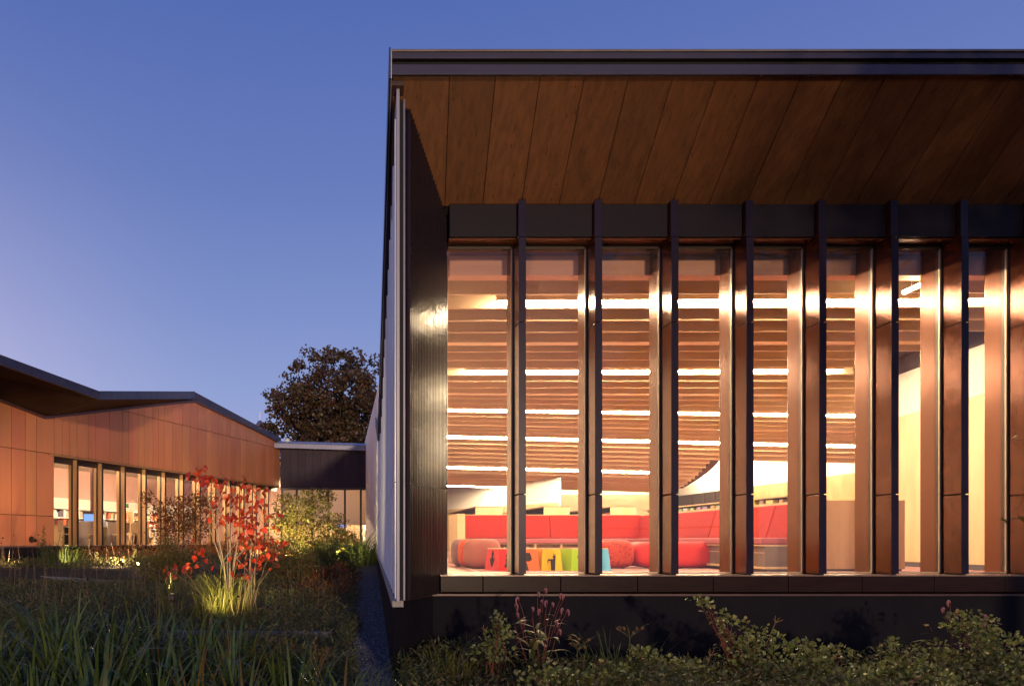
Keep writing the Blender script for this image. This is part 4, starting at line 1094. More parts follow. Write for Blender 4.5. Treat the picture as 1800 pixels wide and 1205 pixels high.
spots = [(-2.35, 6.0, .95), (-1.95, 5.6, .92), (-1.55, 5.9, .9), (-1.15, 5.5, .85), (-2.7, 6.6, .95), (-2.2, 6.9, .9), (-1.75, 6.7, .92), (-1.3, 6.5, .88), (-2.9, 5.4, .9),
         (-2.05, 4.7, .72), (-1.55, 4.6, .70), (-1.05, 4.6, .68), (-0.7, 5.2, .68), (-3.1, 7.3, .95), (-2.5, 7.6, .9), (-1.5, 7.3, .85), (-0.95, 6.2, .75), (-1.0, 7.0, .78),
         (-0.45, 5.6, .72), (-0.25, 6.3, .62), (-0.60, 6.9, .60), (0.02, 5.4, .7), (-3.4, 6.5, .9), (-2.6, 4.9, .75), (-0.15, 4.7, .6), (-0.62, 4.5, .6), (-2.45, 5.6, .95), (-1.8, 5.2, .9), (-3.0, 6.1, .95), (-2.75, 7.1, .95), (-2.0, 7.4, .9), (-3.3, 7.9, .95), (-1.35, 5.0, .75), (-0.85, 5.7, .75)]
for i, (x, y, L) in enumerate(spots):
    px = 600 + x * F / y
    if px < 160: lab = 'dense strap leaved clump filling the lower left corner'
    elif px < 330: lab = 'strap leaved clump in front of the flower bed, left of the low kerb'
    elif px < 480: lab = 'strap leaved clump in front of the low concrete kerb'
    else: lab = 'loose strap leaved clump beside the gravel path'
    strap_clump(lab, x, y, 38 if y < 6.3 else 34, L, 100 + i, group='strap leaved clumps in the lower left corner' if lab[0] == 'd' else 'strap leaved clumps by the gravel path' if lab[0] == 'l' else 'strap leaved clumps before the low concrete kerb' if 'low concrete' in lab else 'strap leaved clumps left of the low kerb', yel=0.04 if px < 330 else 0.14)

# --- arching grass tufts (fine blades, joined)
def tuft(label, X, Y, n, L, mat, seed, spread=0.15, bend=(0.8, 2.4), W=0.008, z=None):
    r = random.Random(seed); zz = ground_z(X, Y) if z is None else z
    m = MB()
    for k in range(n):
        a = r.uniform(0, 2 * pi); q = spread * sqrt(r.random())
        blade(m, (X + q * cos(a), Y + q * sin(a), zz - 0.02), a + r.uniform(-.8, .8), r.uniform(0, .35), L * r.uniform(.55, 1.15), W * r.uniform(.7, 1.3), r.uniform(*bend), 6)
    t = thing('grass_tuft', label, 'grass tuft', (X, Y, zz), 0, None)
    o = m.build('blades', mat, t, smooth=True); o['kind'] = 'stuff'
    return t
tuft('glowing yellow green grass tuft behind the left kerb, lit from below', PX(112, 17.2), 17.2, 170, 0.75, MT['grassgreen'], 1, 0.5, (0.5, 2.0), 0.016)
tuft('arching lime grass tuft at the foot of the red leaved shrub', PX(398, 10.75), 10.75, 300, 1.15, MT['grass'], 2, 0.36, (1.6, 3.4), 0.008)
tuft('yellow grass tuft right before the uplight below the red shrub', PX(368, 10.25), 10.25, 150, 0.66, MT['grass'], 3, 0.26, (0.9, 3.0), 0.007)
tuft('bright green grass mound beside the far end of the gravel path', PX(618, 22), 22, 420, 1.35, MT['grassgreen'], 4, 0.9, (0.6, 2.2), 0.022)
tuft('thin grass tuft with pale blades left of the red shrub', PX(305, 10.6), 10.6, 70, 0.75, MT['grass'], 5, 0.15, (0.2, 1.2), 0.008)
tuft('green grass mound under the lime leaved shrub', PX(560, 20), 20, 200, 0.8, MT['grassgreen'], 6, 0.8, (0.6, 2.2), 0.018)
tuft('low grass tuft at the plinth corner beside the path', PX(735, 6.7), 6.7, 150, 0.42, MT['grassgreen'], 7, 0.25, (0.6, 2.4), 0.008)
tuft('dry grass tuft leaning on the plinth near the corner', PX(800, 6.9), 6.9, 140, 0.50, MT['grass'], 8, 0.25, (0.4, 2.2), 0.007)
tuft('thin green grass tuft between the round leaved shrubs', PX(1085, 6.6), 6.6, 130, 0.62, MT['grassgreen'], 9, 0.25, (0.4, 2.2), 0.008)
tuft('grass tuft at the lower edge right of the pink flower spikes', PX(1010, 6.2), 6.2, 140, 0.48, MT['grass'], 10, 0.3, (0.4, 2.4), 0.007)
tuft('dark grass tuft beside the gravel in the lower middle', PX(655, 6.0), 6.0, 120, 0.42, MT['grassgreen'], 12, 0.22, (0.6, 2.4), 0.008)

# --- ground cover over the whole garden bed (one mass)
def cover(name, label, n, region, mat, Lr, Wr, Hf, seed, stem=0.0):
    r = random.Random(seed); m = MB(); k = 0
    while k < n:
        X, Y = region(r)
        c = mnoise.noise(Vector((X * 0.8, Y * 0.6, 2.0))) * 0.5 + 0.5
        h = Hf(X, Y) * (0.35 + 1.1 * c) * (r.random() ** 0.7)
        p = Vector((X, Y, ground_z(X, Y) + h))
        d = Vector((r.uniform(-1, 1), r.uniform(-1, 1), r.uniform(-0.3, 1.0))).normalized()
        leaf_quad(m, p, d, rv(r), r.uniform(*Lr), r.uniform(*Wr), 0.1)
        k += 1
    o = m.build(name, mat); tag(o, label, kind='stuff'); return o
def garden(r):
    while True:
        Y = 6.8 + 15.5 * r.random() ** 1.25
        X = r.uniform(-0.52 * Y - 0.3, path_l(Y) - 0.02)
        if Y > 19 and X < AX + (Y - AY) * 0.4466 + 0.5: continue
        return X, Y
def hgt(X, Y):
    if ((X + 2.0) / 1.0) ** 2 + ((Y - 10.2) / 1.3) ** 2 < 1: return 0.07
    if Y < 7.6: return 0.36
    if 8.2 < Y < 9.02 and -2.3 < X < -0.05: return 0.10
    if Y < 9.0: return 0.38
    if 12.8 < Y < 15.9 and X < -3.3: return 0.10
    if Y < 14.5: return 0.30
    return 0.20
cover('perennial_bed', 'dark mixed perennials filling the garden bed', 60000, garden, MT['cover'], (0.03, 0.11), (0.007, 0.022), hgt, 21)
cover('low_greenery', 'low green foliage between the perennials', 26000, garden, MT['grassgreen'], (0.06, 0.16), (0.005, 0.010), lambda X, Y: hgt(X, Y) * .6, 22)
def farbed(r):
    while True:
        Y = r.uniform(19, 31); X = r.uniform(-8, path_l(Y) - 0.1)
        if X < AX + (Y - AY) * 0.4466 + 0.35: continue
        return X, Y
cover('far_bed', 'bushy mixed foliage along the annex and the far path', 16000, farbed, MT['rustleaf'], (0.05, 0.12), (0.015, 0.035), lambda X, Y: 0.32, 23)
def front(r):
    X = r.uniform(0.55, 7.6); return X, r.uniform(5.3, 7.75)
cover('front_cover', 'tangled low weeds along the foot of the dark plinth', 26000, front, MT['cover'], (0.03, 0.10), (0.008, 0.024), lambda X, Y: 0.30, 24)
# bare stalks with black seed heads
m = MB(); mh = MB(); r = random.Random(31)
for k in range(240):
    Y = 8.9 + 9 * r.random(); X = r.uniform(-0.5 * Y, path_l(Y) - 0.25); z = ground_z(X, Y); h = r.uniform(0.35, 0.85)
    p0 = Vector((X, Y, z)); p1 = p0 + Vector((r.uniform(-.12, .12), r.uniform(-.12, .12), h))
    m.tube([p0, (p0 + p1) / 2 + Vector((r.uniform(-.03, .03), 0, 0)), p1], [.003, .0025, .0015], 3, False)
    if r.random() < .55:
        s = r.uniform(.012, .022)
        mh.add([p1 + Vector(q) * s for q in ((1, 0, 0), (0, 1, 0), (-1, 0, 0), (0, -1, 0), (0, 0, 1.2), (0, 0, -.8))], [(0, 1, 4), (1, 2, 4), (2, 3, 4), (3, 0, 4), (1, 0, 5), (2, 1, 5), (3, 2, 5), (0, 3, 5)])
tag(m.build('dry_stalks', MT['brownstem']), 'thin dry stalks rising from the garden bed', kind='stuff')
tag(mh.build('seed_heads', MT['head']), 'black round seed heads on the dry stalks', kind='stuff')

# --- concrete kerbs in the garden
t = thing('garden_wall', 'long low dark concrete kerb stepping across the left of the garden', 'garden wall', (PX(150, 15.6), 15.6, -1.1))
a, b = P(-60, 1003.5, 16.2), P(292, 1025, 15.2)
for i in range(4):
    p, q = a.lerp(b, i / 4), a.lerp(b, (i + 1) / 4)
    dv = (q - p).normalized() * 0.004; p = p + dv; q = q - dv
    m = MB(); m.hexa([(p.x, p.y, -1.45), (q.x, q.y, -1.45), (q.x, q.y + .16, -1.45), (p.x, p.y + .16, -1.45), tuple(p), tuple(q), (q.x, q.y + .16, q.z), (p.x, p.y + .16, p.z)])
    m.build('kerb_block', MT['planter'], t, bevel=0.008)
t = thing('garden_wall', 'low concrete kerb in front of the lit red shrub', 'garden wall', (PX(450, 9), 9, -1.35))
a, b = P(300, 1108, 9.0), P(584, 1110, 9.05)
for i in range(3):
    p, q = a.lerp(b, i / 3), a.lerp(b, (i + 1) / 3)
    dv = (q - p).normalized() * 0.004; p = p + dv; q = q - dv
    m = MB(); m.hexa([(p.x, p.y, -1.6), (q.x, q.y, -1.6), (q.x, q.y + .10, -1.6), (p.x, p.y + .10, -1.6), tuple(p), tuple(q), (q.x, q.y + .10, q.z), (p.x, p.y + .10, p.z)])
    m.build('kerb_block', MT['planter'], t, bevel=0.006)

# --- garden uplights
def uplight(label, x, y, Y, power, aim, size=0.9, seen=False, blend=0.6, col=(1.0, 0.80, 0.40)):
    p = P(x, y, Y); p.z = max(p.z, ground_z(p.x, p.y) + 0.12)
    t = thing('garden_uplight', label, 'garden light', p, 0, 'uplights in the garden bed')
    d = Vector(aim).normalized()
    m = MB(); m.tube([-d * 0.05, d * 0.05], [0.035, 0.045], 12); m.build('housing', MT['darkshelf'], t, local=True, smooth=True)
    m = MB(); m.tube([d * 0.051, d * 0.056], 0.028 if seen else 0.03, 12); m.build('lens', MT['lampglow' if seen else 'lampdim'], t, local=True)
    m = MB(); m.tube([(0, 0, -0.05), (0, 0, -0.28)], 0.008, 6); m.build('stake', MT['darkshelf'], t, local=True)
    l = bpy.data.lights.new('uplight_beam', 'SPOT'); l.energy = power; l.color = col; l.spot_size = size * 2; l.spot_blend = blend; l.shadow_soft_size = 0.03
    o = bpy.data.objects.new('beam', l); C.objects.link(o); o.parent = t; o.location = d * 0.07
    o.rotation_euler = d.to_track_quat('-Z', 'Y').to_euler()
uplight('uplight at the glowing grass tuft behind the left kerb', 104, 998, 16.3, 110, (0.1, 1, 0.45), 0.6)
uplight('uplight shining straight at the camera as a bright point', 243, 993, 16.4, 4, (0.12, -1, 0.25), seen=True)
uplight('uplight at the foot of the scarlet leaved shrub', 372, 1100, 9.30, 330, (0.12, 0.9, 0.70), 0.75)
uplight('uplight lighting pale stalks left of the scarlet shrub', 303, 1050, 10.2, 25, (-0.1, 0.35, 1), 0.6)
uplight('uplight below the lime leaved shrub', 506, 982, 18.7, 800, (0.08, 0.9, 0.75), 0.9)
uplight('uplight beside the green grass mound near the link', 592, 978, 19.8, 480, (0.22, 1, 0.42), 0.8)
WARM = (1.0, 0.62, 0.34)
uplight('uplight behind the kerb washing the terracotta wall left of the windows', 30, 990, 16.6, 210, (-0.85, 0.9, 0.42), 0.78, col=WARM)
uplight('uplight among the perennials washing the middle of the terracotta wall', 215, 990, 16.3, 760, (-0.5, 0.95, 0.36), 0.80, col=WARM)
uplight('uplight behind the scarlet shrub washing the right end of the terracotta wall', 455, 980, 20.0, 820, (-0.25, 0.95, 0.36), 0.80, col=WARM)
uplight('uplight low before the plinth washing the brown canopy', 835, 1262, 4.9, 300, (0.10, 0.50, 1.0), 0.46, col=WARM)

# --- scarlet shrub: pale stems, each leaf a part
def shrub_stems(m, base, tips, r, r0=0.016, wob=0.06, sub=0):
    out = []
    for tp in tips:
        tp = Vector(tp); pts = []
        b = Vector(base) + Vector((r.uniform(-.08, .08), r.uniform(-.06, .06), 0))
        n = 6; k1 = Vector((r.uniform(-1, 1), r.uniform(-1, 1), 0)) * wob
        for i in range(n + 1):
            t = i / n
            q = b.lerp(tp, t); q.z = b.z + (tp.z - b.z) * (t ** 0.85)
            q += k1 * sin(t * pi) + Vector((r.uniform(-1, 1), r.uniform(-1, 1), 0)) * 0.012
            pts.append(q)
        m.tube(pts, [r0 * (1 - 0.75 * i / n) for i in range(n + 1)], 6)
        out.append(pts)
        for s in range(sub):
            j = r.randint(2, n - 1); q = pts[j]
            e = q + Vector((r.uniform(-.25, .25), r.uniform(-.2, .2), r.uniform(.1, .4)))
            m.tube([q, (q + e) / 2 + Vector((0, 0, .02)), e], [r0 * .45, r0 * .35, r0 * .2], 5); out.append([q, (q + e) / 2, e])
    return out
r = random.Random(51); YR = 10.9
bz = ground_z(PX(405, YR), YR)
t = thing('scarlet_shrub', 'tall shrub with pale bare stems and glowing scarlet leaves', 'shrub', (PX(405, YR), YR, bz))
m = MB()
tipsL = [P(x, y, YR + r.uniform(-.35, .35)) for x, y in ((352, 838), (370, 870), (365, 925), (395, 880), (404, 868), (425, 905), (432, 880))]
tipsR = [P(x, y, YR + r.uniform(-.35, .35)) for x, y in ((452, 900), (440, 935), (474, 900), (425, 860), (448, 955))]
st = shrub_stems(m, (PX(403, YR), YR, bz), tipsL, r, 0.016, 0.06, 2)
st += shrub_stems(m, (PX(432, YR), YR + .1, bz), tipsR, r, 0.013, 0.06, 2)
m.build('stems', MT['palestem'], t, smooth=True)
for b0, tp in (((PX(444, YR), YR, bz + .1), P(478, 965, YR)), ((PX(444, YR), YR, bz + .1), P(488, 985, YR)), ((PX(385, YR), YR - .2, bz), P(300, 1000, YR - .2)), ((PX(385, YR), YR - .2, bz), P(322, 1002, YR - .2))):
    m = MB(); shrub_stems(m, b0, [tp], r, 0.008, 0.05); m.build('side_stem', MT['brownstem'], t, smooth=True)
lm = []
for i in range(4):
    m = MB(); leaf_quad(m, Vector((0, 0, 0)), Vector((1, 0, 0)), Vector((0, 0, 1)), 1.0, 0.62 + .08 * i, 0.10 + .05 * i, 6)
    lm.append(m.mesh('leaf', MT['redleaf'], True))
cl = [(352, 836, 26, 12, 12), (375, 850, 18, 14, 10), (408, 880, 34, 18, 15), (432, 900, 40, 22, 30), (440, 935, 44, 16, 24), (455, 905, 26, 14, 20), (395, 905, 12, 22, 12), (480, 968, 26, 14, 14),
      (430, 985, 14, 14, 10), (432, 1008, 9, 8, 8), (300, 1000, 8, 8, 6), (320, 1000, 8, 8, 5), (345, 960, 6, 10, 12), (355, 992, 8, 15, 10), (465, 940, 12, 18, 14), (420, 850, 8, 14, 10)]
for (x, y, n, sx, sy) in cl:
    for k in range(int(n * 1.15)):
        q = P(x + r.gauss(0, sx * .95), y + r.gauss(0, sy * .9), YR + r.gauss(0, .14)) - Vector((PX(405, YR), YR, bz))
        s = r.uniform(0.066, 0.122)
        link('leaf', r.choice(lm), t, q, (r.uniform(-1.2, 1.2) + pi / 2 * r.choice((0, 1)), r.uniform(0.2, 1.3), r.uniform(0, 6.28)), (s, s, s))

# --- other shrubs: stems and joined leaf mass
def bush(name, label, cat, blobs, mat, stemmat, base, n, L, W, seed, six=False, group=None, zmin=None):
    r = random.Random(seed)
    t = thing(name, label, cat, base, 0, group)
    m = MB(); tips = []
    for (c, rad) in blobs:
        for q in range(3): tips.append(Vector(c) + rv(r) * (sum(rad) / 3) * 0.45)
    shrub_stems(m, base, tips, r, 0.007, 0.05, 0); m.build('stems', stemmat, t, smooth=True)
    m = MB(); vol = [b[1][0] * b[1][1] * b[1][2] for b in blobs]; tot = sum(vol)
    for (c, rad), v in zip(blobs, vol):
        for k in range(int(n * (0.3 / len(blobs) + 0.7 * v / tot))):
            d = rv(r) * (r.random() ** 0.45)
            p = Vector((c[0] + d.x * rad[0], c[1] + d.y * rad[1], c[2] + d.z * rad[2]))
            if zmin is not None and p.z < zmin: continue
            if mnoise.noise(p * (1.6 / max(rad))) < (-0.10 if six else -0.25): continue
            dd = (d + rv(r) * .8 + Vector((0, 0, .2))).normalized()
            leaf_quad(m, p, dd, (rv(r) + Vector((0, -.3, .6))).normalized(), r.uniform(*L), r.uniform(*W), .12, 6 if six else 4)
    o = m.build('foliage', mat, t); o['kind'] = 'stuff'
    return t
Yo = 17.6
zg = ground_z(PX(320, Yo), Yo)
bush('rust_shrub', 'rust and orange leaved shrub in front of the annex windows', 'shrub',
     [(P(345, 905, Yo), (.55, .5, .5)), (P(310, 900, Yo), (.5, .5, .45)), (P(330, 930, Yo), (.6, .5, .4)), (P(285, 915, Yo), (.3, .4, .35)), (P(355, 880, Yo), (.35, .3, .3)), (P(262, 880, Yo), (.2, .2, .3)), (P(290, 945, Yo), (.3, .3, .3))],
     MT['rustleaf'], MT['palestem'], (PX(318, Yo), Yo, zg), 4300, (.05, .10), (.02, .045), 61)
Yl = 20.0; zg = ground_z(PX(510, Yl), Yl)
bush('lime_shrub', 'yellow green shrub glowing before the dark link', 'shrub',
     [(P(515, 905, Yl), (.55, .6, .55)), (P(550, 890, Yl), (.55, .6, .5)), (P(495, 925, Yl), (.45, .5, .5)), (P(535, 935, Yl), (.6, .5, .45)), (P(575, 872, Yl), (.25, .3, .2)), (P(500, 885, Yl), (.35, .3, .3)), (P(585, 925, Yl), (.5, .5, .4)), (P(545, 955, Yl), (.7, .5, .35)), (P(605, 950, Yl), (.4, .5, .3))],
     MT['limeleaf'], MT['palestem'], (PX(520, Yl), Yl, zg), 8000, (.05, .11), (.025, .055), 62)
Yl = 15.6; zg = ground_z(PX(575, Yl), Yl)
bush('russet_bush', 'low russet bush beside the gravel path', 'shrub',
     [(P(560, 1012, Yl), (.7, .7, .26)), (P(600, 1010, Yl), (.4, .7, .26)), (P(520, 1015, Yl), (.5, .7, .24))],
     MT['rustleaf'], MT['brownstem'], (PX(565, Yl), Yl, zg), 2600, (.05, .11), (.025, .05), 63)
Yl = 13.0; zg = ground_z(PX(590, Yl), Yl)
bush('brown_perennial', 'browning perennial mound between the path and the scarlet shrub', 'shrub',
     [(P(560, 1045, Yl), (.75, .6, .35)), (P(510, 1050, Yl), (.6, .6, .3)), (P(600, 1035, Yl), (.3, .6, .28))],
     MT['rustleaf'], MT['brownstem'], (PX(560, Yl), Yl, zg), 2400, (.03, .08), (.012, .03), 64)
for i, (x, y, Y, lab) in enumerate(((505, 985, 15.0, 'loose green perennial mound right behind the scarlet shrub'), (590, 985, 17.4, 'loose green perennial mound close to the path, before the grass mound'), (290, 985, 15.3, 'loose green perennial mound left of the scarlet shrub'))):
    X = PX(x, Y); zg = ground_z(X, Y)
    bush('green_perennial', lab, 'plant', [((X, Y, zg + .35), (.55, .5, .32)), ((X + .35, Y, zg + .5), (.35, .35, .28)), ((X - .4, Y + .1, zg + .45), (.35, .35, .25)), ((X + .05, Y, zg + .75), (.22, .25, .25))],
         MT['limeleaf' if i != 1 else 'grassgreen'], MT['greenstem'], (X, Y, zg), 3400, (.05, .12), (.012, .026), 640 + i, group='green perennial mounds in the garden bed')
# yellowing feathery plants in front of the kerb
for i, (x, y0, y1, Y, lab) in enumerate(((505, 1120, 1180, 7.2, 'feathery yellow perennial in front of the kerb, left of the taller orange one'), (560, 1128, 1190, 6.9, 'upright orange yellow perennial nearest the gravel path'), (472, 1140, 1195, 7.0, 'short olive yellow perennial left of the feathery one'))):
    rr2 = random.Random(70 + i); X = PX(x, Y); z = ground_z(X, Y)
    t = thing('yellow_perennial', lab, 'plant', (X, Y, z), 0, 'yellowing perennials before the kerb')
    m = MB(); ml = MB()
    for k in range(7):
        tip = P(x + rr2.gauss(0, 14), y0 + rr2.uniform(-4, 28), Y + rr2.uniform(-.12, .12)); b0 = Vector((X + rr2.uniform(-.05, .05), Y, z))
        pts = [b0.lerp(tip, q / 6) for q in range(7)]
        m.tube(pts, [.005] * 6 + [.002], 4)
        for q in range(34):
            tq = 0.35 + .65 * rr2.random(); p = b0.lerp(tip, tq)
            d = Vector((rr2.choice((-1, 1)) * rr2.uniform(.5, 1), rr2.uniform(-.5, .5), rr2.uniform(.3, .9))).normalized()
            leaf_quad(ml, p, d, rv(rr2), rr2.uniform(.04, .085) * (1.2 - .5 * tq), .014, .1)
    m.build('stems', MT['brownstem'], t); o = ml.build('foliage', MT['yellowleaf'], t); o['kind'] = 'stuff'

# --- round leaved shrubs along the front
def rshrub(label, pts, Y, n, seed, x0):
    """pts: photo pixel blobs (x, y, rx, ry)"""
    X = PX(x0, Y); z = ground_z(X, Y) if X < 1.4 else -1.45
    bl = [(P(x, y, Y + dy), (rx * Y / F, 0.24, ry * Y / F)) for (x, y, rx, ry, dy) in pts]
    return bush('round_leaf_shrub', label, 'shrub', bl, MT['roundleaf'], MT['redstem'], (X, Y, z), int(n * .85), (.024, .052), (.020, .044), seed, True, 'round leaved shrubs along the plinth')
rshrub('round leaved shrub with a long arching shoot reaching up to the left', [(1300, 1135, 40, 36, 0), (1340, 1160, 60, 40, -.1), (1290, 1105, 22, 24, 0), (1268, 1085, 15, 14, 0), (1245, 1066, 18, 10, 0), (1230, 1055, 9, 7, 0), (1345, 1120, 26, 22, 0)], 6.7, 1500, 81, 1310)
rshrub('spreading round leaved shrub right of the arching one', [(1400, 1165, 60, 36, 0), (1440, 1185, 60, 34, -.1), (1475, 1150, 18, 18, 0), (1420, 1140, 30, 18, 0)], 6.5, 1200, 82, 1420)
rshrub('compact round leaved shrub below the sixth and seventh fins', [(1585, 1150, 26, 30, 0), (1555, 1180, 50, 30, -.1), (1610, 1180, 40, 26, -.1)], 6.5, 1000, 83, 1580)
rshrub('tallest round leaved shrub near the right edge', [(1705, 1095, 34, 24, 0), (1725, 1130, 45, 34, 0), (1700, 1170, 70, 40, -.1), (1655, 1150, 22, 28, 0)], 6.6, 1600, 84, 1700)
rshrub('round leaved shrub cut by the right picture edge', [(1765, 1140, 40, 36, 0), (1790, 1170, 50, 44, -.1), (1790, 1200, 60, 30, -.2)], 6.3, 1200, 85, 1780)
rshrub('round leaved shrub left of the pink flower spikes', [(862, 1135, 26, 26, 0), (878, 1095, 12, 22, 0), (850, 1150, 28, 16, 0), (885, 1125, 18, 20, 0)], 6.6, 700, 86, 868)
rshrub('low round leaved shrub in the lower middle', [(1150, 1165, 40, 26, 0), (1125, 1150, 18, 14, 0), (1180, 1180, 40, 24, -.1), (1230, 1185, 40, 24, -.1)], 6.4, 1000, 87, 1160)
rshrub('low round leaved shrub at the lower edge below the flower spikes', [(1010, 1190, 60, 22, 0), (1070, 1185, 40, 22, -.1), (940, 1190, 50, 20, -.1)], 6.1, 900, 88, 1010)
rshrub('round leaved shrub in the lowest strip between two taller ones', [(1500, 1195, 60, 24, 0), (1640, 1197, 50, 24, 0)], 6.0, 900, 89, 1520)

# --- persicaria: pink drooping spikes, lance leaves
def lance_plant(label, x0, Y, spikes, leaves, seed):
    r = random.Random(seed); X = PX(x0, Y); z = -1.45
    org = Vector((X, Y, z))
    t = thing('flower_spike_plant', label, 'plant', org, 0, 'plants with drooping pink flower spikes')
    m = MB()
    tips = {}
    for (x, y) in [(x0 - 40, 1100), (x0 - 10, 1085), (x0 + 15, 1080), (x0 + 25, 1090), (x0, 1110)]:
        tp = P(x, y, Y + r.uniform(-.1, .1)); b0 = org + Vector((r.uniform(-.04, .04), 0, 0)); mid = b0.lerp(tp, .55) + Vector((r.uniform(-.03, .03), 0, 0))
        m.tube([b0, mid, tp], [.006, .005, .003], 5)
    m.build('stems', MT['redstem'], t)
    for (x, y, L) in spikes:
        p = P(x, y, Y + r.uniform(-.12, .12)); m = MB(); n = 7; pts = []; a = -1.2; q = p.copy(); s = r.choice((-1, 1))
        for i in range(n):
            pts.append(q.copy()); q = q + Vector((s * cos(a) * .4, 0, -sin(a))) * (L * 1.45 * Y / F / n); a += 0.75 if a < 1.4 else 0
        m.tube(pts, [.004, .007, .009, .009, .009, .008, .004], 7); m.build('flower_spike', MT['pinkflower'], t, smooth=True)
        b = P(x + (x0 - x) * .35, y + 38, Y); m = MB(); m.tube([pts[0], (pts[0] + b) / 2 + Vector((0, 0, .02)), b], [.002, .003, .003], 4); m.build('flower_stalk', MT['redstem'], t)
    lme = []
    for i in range(3):
        m = MB(); blade(m, (0, 0, 0), 0, 0.9, 1.0, 0.24, 1.1 + .3 * i, 6); lme.append(m.mesh('leaf', MT['lanceleaf'], True))
    for k in range(leaves):
        p = P(x0 + r.gauss(0, 32), r.uniform(1085, 1170), Y + r.uniform(-.15, .15)); s = r.uniform(.14, .24)
        link('leaf', r.choice(lme), t, p - org, (0, r.uniform(-.2, .6), r.uniform(0, 6.28)), (s, s, s))
r = random.Random(90)
lance_plant('tall plant with many drooping pink flower spikes before the plinth', 945, 6.7,
            [(912, 1055, 22), (905, 1066, 22), (945, 1044, 14), (957, 1038, 16), (951, 1058, 14), (962, 1060, 18), (970, 1062, 12), (988, 1047, 16), (992, 1050, 14), (990, 1073, 16), (996, 1076, 18), (950, 1075, 16), (935, 1070, 12), (976, 1096, 18), (982, 1110, 16), (918, 1092, 20), (908, 1080, 14)], 48, 91)
lance_plant('smaller plant with pink flower spikes behind the tallest right shrub', 1675, 6.9, [(1660, 1072, 16), (1670, 1060, 18), (1685, 1074, 14), (1730, 1085, 18), (1733, 1098, 12)], 16, 92)
# --- sedges with tan seed heads
def sedge(label, x, y, Y, seed):
    r = random.Random(seed); top = P(x, y, Y); X, z = top.x, -1.45
    t = thing('sedge', label, 'plant', (X, Y, z), 0, 'sedges with tan seed heads')
    m = MB(); b0 = Vector((X - .05, Y, z)); m.tube([b0, b0.lerp(top, .6) + Vector((.015, 0, 0)), top], .0045, 5); m.build('stem', MT['greenstem'], t)
    for k in range(7):
        e = top + Vector((r.uniform(-.10, .10), r.uniform(-.06, .06), r.uniform(.02, .12)))
        m = MB(); m.tube([top, e], .0022, 4); o = m.build('ray', MT['greenstem'], t)
        m = MB()
        for q in range(14): leaf_quad(m, e, rv(r), rv(r), .022, .010, 0)
        m.build('seed_head', MT['tanhead'], o)
    m = MB()
    for k in range(4): blade(m, top, r.uniform(0, 6.28), 0.7, r.uniform(.18, .32), .009, 1.0, 6)
    m.build('bracts', MT['grassgreen'], t)
sedge('sedge with the tallest tan seed heads below the fourth bay', 1107, 1120, 6.9, 1)
sedge('sedge with tan seed heads right of the pink flower spikes', 1015, 1142, 6.6, 2)
sedge('sedge with tan seed heads low between the shrubs', 1065, 1178, 6.3, 3)
# three fingered dry grass stalks
def finger(label, x, y, Y, x1, y1, seed):
    r = random.Random(seed); a, b = P(x1, y1, Y), P(x, y, Y)
    t = thing('dry_grass_stalk', label, 'plant', (a.x, Y, -1.45), 0, 'dry fingered grass stalks')
    m = MB(); m.tube([(a.x, Y, -1.45), a, b], [.004, .0035, .003], 5)
    for dx, dz in ((0, .07), (.05, .05), (.09, .03), (-.02, .045)): m.tube([b, b + Vector((dx * .8, 0, dz))], [.003, .0025], 4)
    m.build('stalk', MT['tanhead'], t)
finger('dry fingered stalk standing out against the plinth above the arching shrub', 1363, 1094, 6.8, 1350, 1125, 1)
finger('dry fingered stalk left of the arching shrub', 1248, 1152, 6.5, 1240, 1180, 2)
finger('dry fingered stalk left of the round leaved shrub with the pink spikes', 850, 1110, 6.7, 862, 1150, 3)
# mugwort-like spires in front of the annex wall
for i, (x, yt, Y, lab) in enumerate(((77, 925, 17.5, 'slender grey green spire plant before the terracotta wall'), (170, 970, 16.8, 'small leafy spire plant behind the left kerb'), (238, 965, 17.0, 'slender spire plant near the bright uplight'))):
    r = random.Random(200 + i); top = P(x, yt, Y); z = ground_z(top.x, Y); t = thing('spire_plant', lab, 'plant', (top.x, Y, z), 0, 'slender spire plants before the annex')
    m = MB(); m.tube([(top.x, Y, z), tuple(top)], [.008, .003], 5); m.build('stem', MT['brownstem'], t)
    m = MB()
    for k in range(90):
        tq = r.random(); p = Vector((top.x, Y, z)).lerp(top, .2 + .8 * tq)
        d = Vector((r.uniform(-1, 1), r.uniform(-1, 1), r.uniform(.2, .8))).normalized(); leaf_quad(m, p, d, rv(r), r.uniform(.06, .16) * (1.1 - .7 * tq), .03, .1)
    o = m.build('foliage', MT['cover'], t); o['kind'] = 'stuff'

# --- big maple behind the link
t = thing('maple_tree', 'large maple in dark autumn red and brown rising behind the link roof', 'tree', (PX(602, 62), 62, -0.42))
r = random.Random(301)
m = MB(); base = Vector((PX(602, 62), 62, -0.42))
m.tube([base, base + Vector((0, 0, 4)), base + Vector((.1, 0, 8)), base + Vector((-.1, .2, 12)), base + Vector((0, 0, 15.5))], [.55, .42, .33, .2, .06], 9); m.build('trunk', MT['bark'], t, smooth=True)
cc = Vector((PX(588, 62), 62, 9.4)); cr_ = (6.3, 5.6, 7.5)
m = MB()
for k in range(34):
    z0 = r.uniform(4, 12.5); d = rv(r); d.z = abs(d.z) * .7 + .25
    e = cc + Vector((d.x * cr_[0], d.y * cr_[1], d.z * cr_[2])) * r.uniform(.65, .92)
    s = base + Vector((0, 0, z0)); e.z = max(e.z, z0 + 1)
    mid = s.lerp(e, .5) + Vector((r.uniform(-.4, .4), r.uniform(-.4, .4), r.uniform(0, .5)))
    m.tube([s, mid, e], [.13, .08, .02], 5)
m.build('branches', MT['bark'], t)
m = MB(); cnt = 0
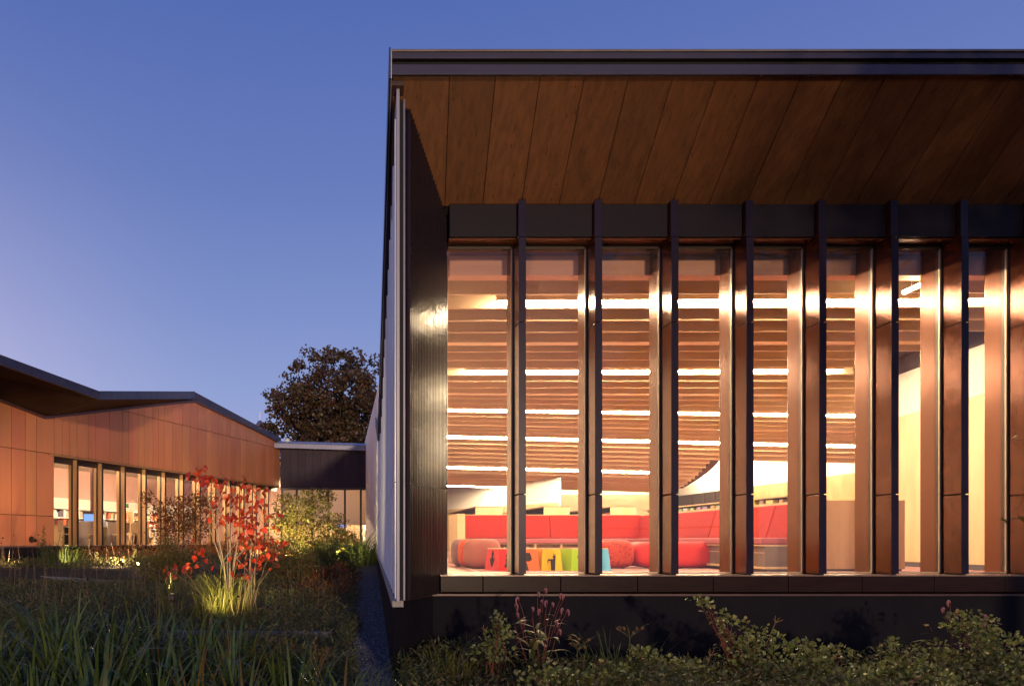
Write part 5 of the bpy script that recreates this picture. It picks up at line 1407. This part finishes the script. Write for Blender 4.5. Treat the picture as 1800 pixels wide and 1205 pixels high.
clumps = []
for k in range(540):
    d = rv(r); q = r.random() ** .42
    c = cc + Vector((d.x * cr_[0], d.y * cr_[1], d.z * cr_[2])) * q
    if c.z < 2.6: continue
    clumps.append((c, r.uniform(.55, 1.15)))
for c, s in clumps:
    for k in range(58):
        d = rv(r) * (r.random() ** .5) * s
        p = c + Vector((d.x, d.y, d.z * .65))
        leaf_quad(m, p, (rv(r) + Vector((0, 0, -.3))).normalized(), (rv(r) + Vector((0, 0, .5))).normalized(), r.uniform(.20, .40), r.uniform(.16, .32), .1)
o = m.build('crown', MT['maple'], t)

# --- tree standing just outside the right edge, twigs reaching into the picture
Yt = 4.2
tb = Vector((8.2, 2.2, -1.5))
t = thing('shade_tree', 'leafy twigs of a tree reaching in from the right edge close to the camera, its unseen crown enlarged for shade', 'tree', tb)
r = random.Random(77)
m = MB(); m.tube([tb, (8.25, 2.2, .5), (8.15, 2.25, 2.2), (8.3, 2.1, 4.2), (8.2, 2.2, 6.5)], [.16, .13, .11, .07, .02], 9); m.build('trunk', MT['bark'], t, smooth=True)
m = MB()
tw = [((5.2, 4.0, .9), P(1786, 774, Yt)), ((5.4, 4.0, .2), P(1756, 914, Yt))]
m.tube([(8.2, 2.2, 1.0), (6.8, 3.2, 1.0), tw[0][0]], [.04, .02, .010], 6); m.tube([(8.22, 2.2, .3), (6.8, 3.2, .25), tw[1][0]], [.035, .02, .010], 6)
for a, b in tw: m.tube([a, Vector(a).lerp(Vector(b), .5) + Vector((0, 0, .05)), b], [.010, .006, .002], 5)
cc2 = Vector((8.6, 1.6, 4.4)); rr_ = (3.6, 2.6, 3.0)  # unseen crown, made large and dense to shade the right of the canopy
for k in range(22):
    d = rv(r); e = cc2 + Vector((d.x * rr_[0], d.y * rr_[1], d.z * rr_[2])) * .8
    if e.x < 1.02 * e.y + .5: continue
    b0 = tb + Vector((0, 0, r.uniform(2.6, 6))); m.tube([b0, b0.lerp(e, .5) + Vector((0, 0, .15)), e], [.03, .018, .006], 5)
m.build('branches', MT['bark'], t)
m = MB()
for k in range(300):
    d = rv(r) * (r.random() ** .4); c = cc2 + Vector((d.x * rr_[0], d.y * rr_[1], d.z * rr_[2])); sz = r.uniform(.35, .7)
    for q in range(60):
        p = c + rv(r) * sz * (r.random() ** .5)
        if p.x < 1.02 * p.y + .35: continue
        leaf_quad(m, p, rv(r), rv(r), r.uniform(.08, .13), r.uniform(.05, .08), .1)
m.build('crown', MT['limeleaf'], t)
m = MB(); leaf_quad(m, Vector((0, 0, 0)), Vector((1, 0, 0)), Vector((0, 0, 1)), 1.0, .55, .15, 6); sl = m.mesh('leaf', MT['limeleaf'], True)
for a, b in tw:
    a, b = Vector(a), Vector(b)
    for k in range(12):
        p = a.lerp(b, .25 + .75 * k / 11) + Vector((0, 0, .02)) - tb; sc_ = r.uniform(.05, .075)
        link('leaf', sl, t, p, (r.uniform(-.8, .8), r.uniform(-.5, .7), r.uniform(0, 6.28)), (sc_, sc_, sc_))
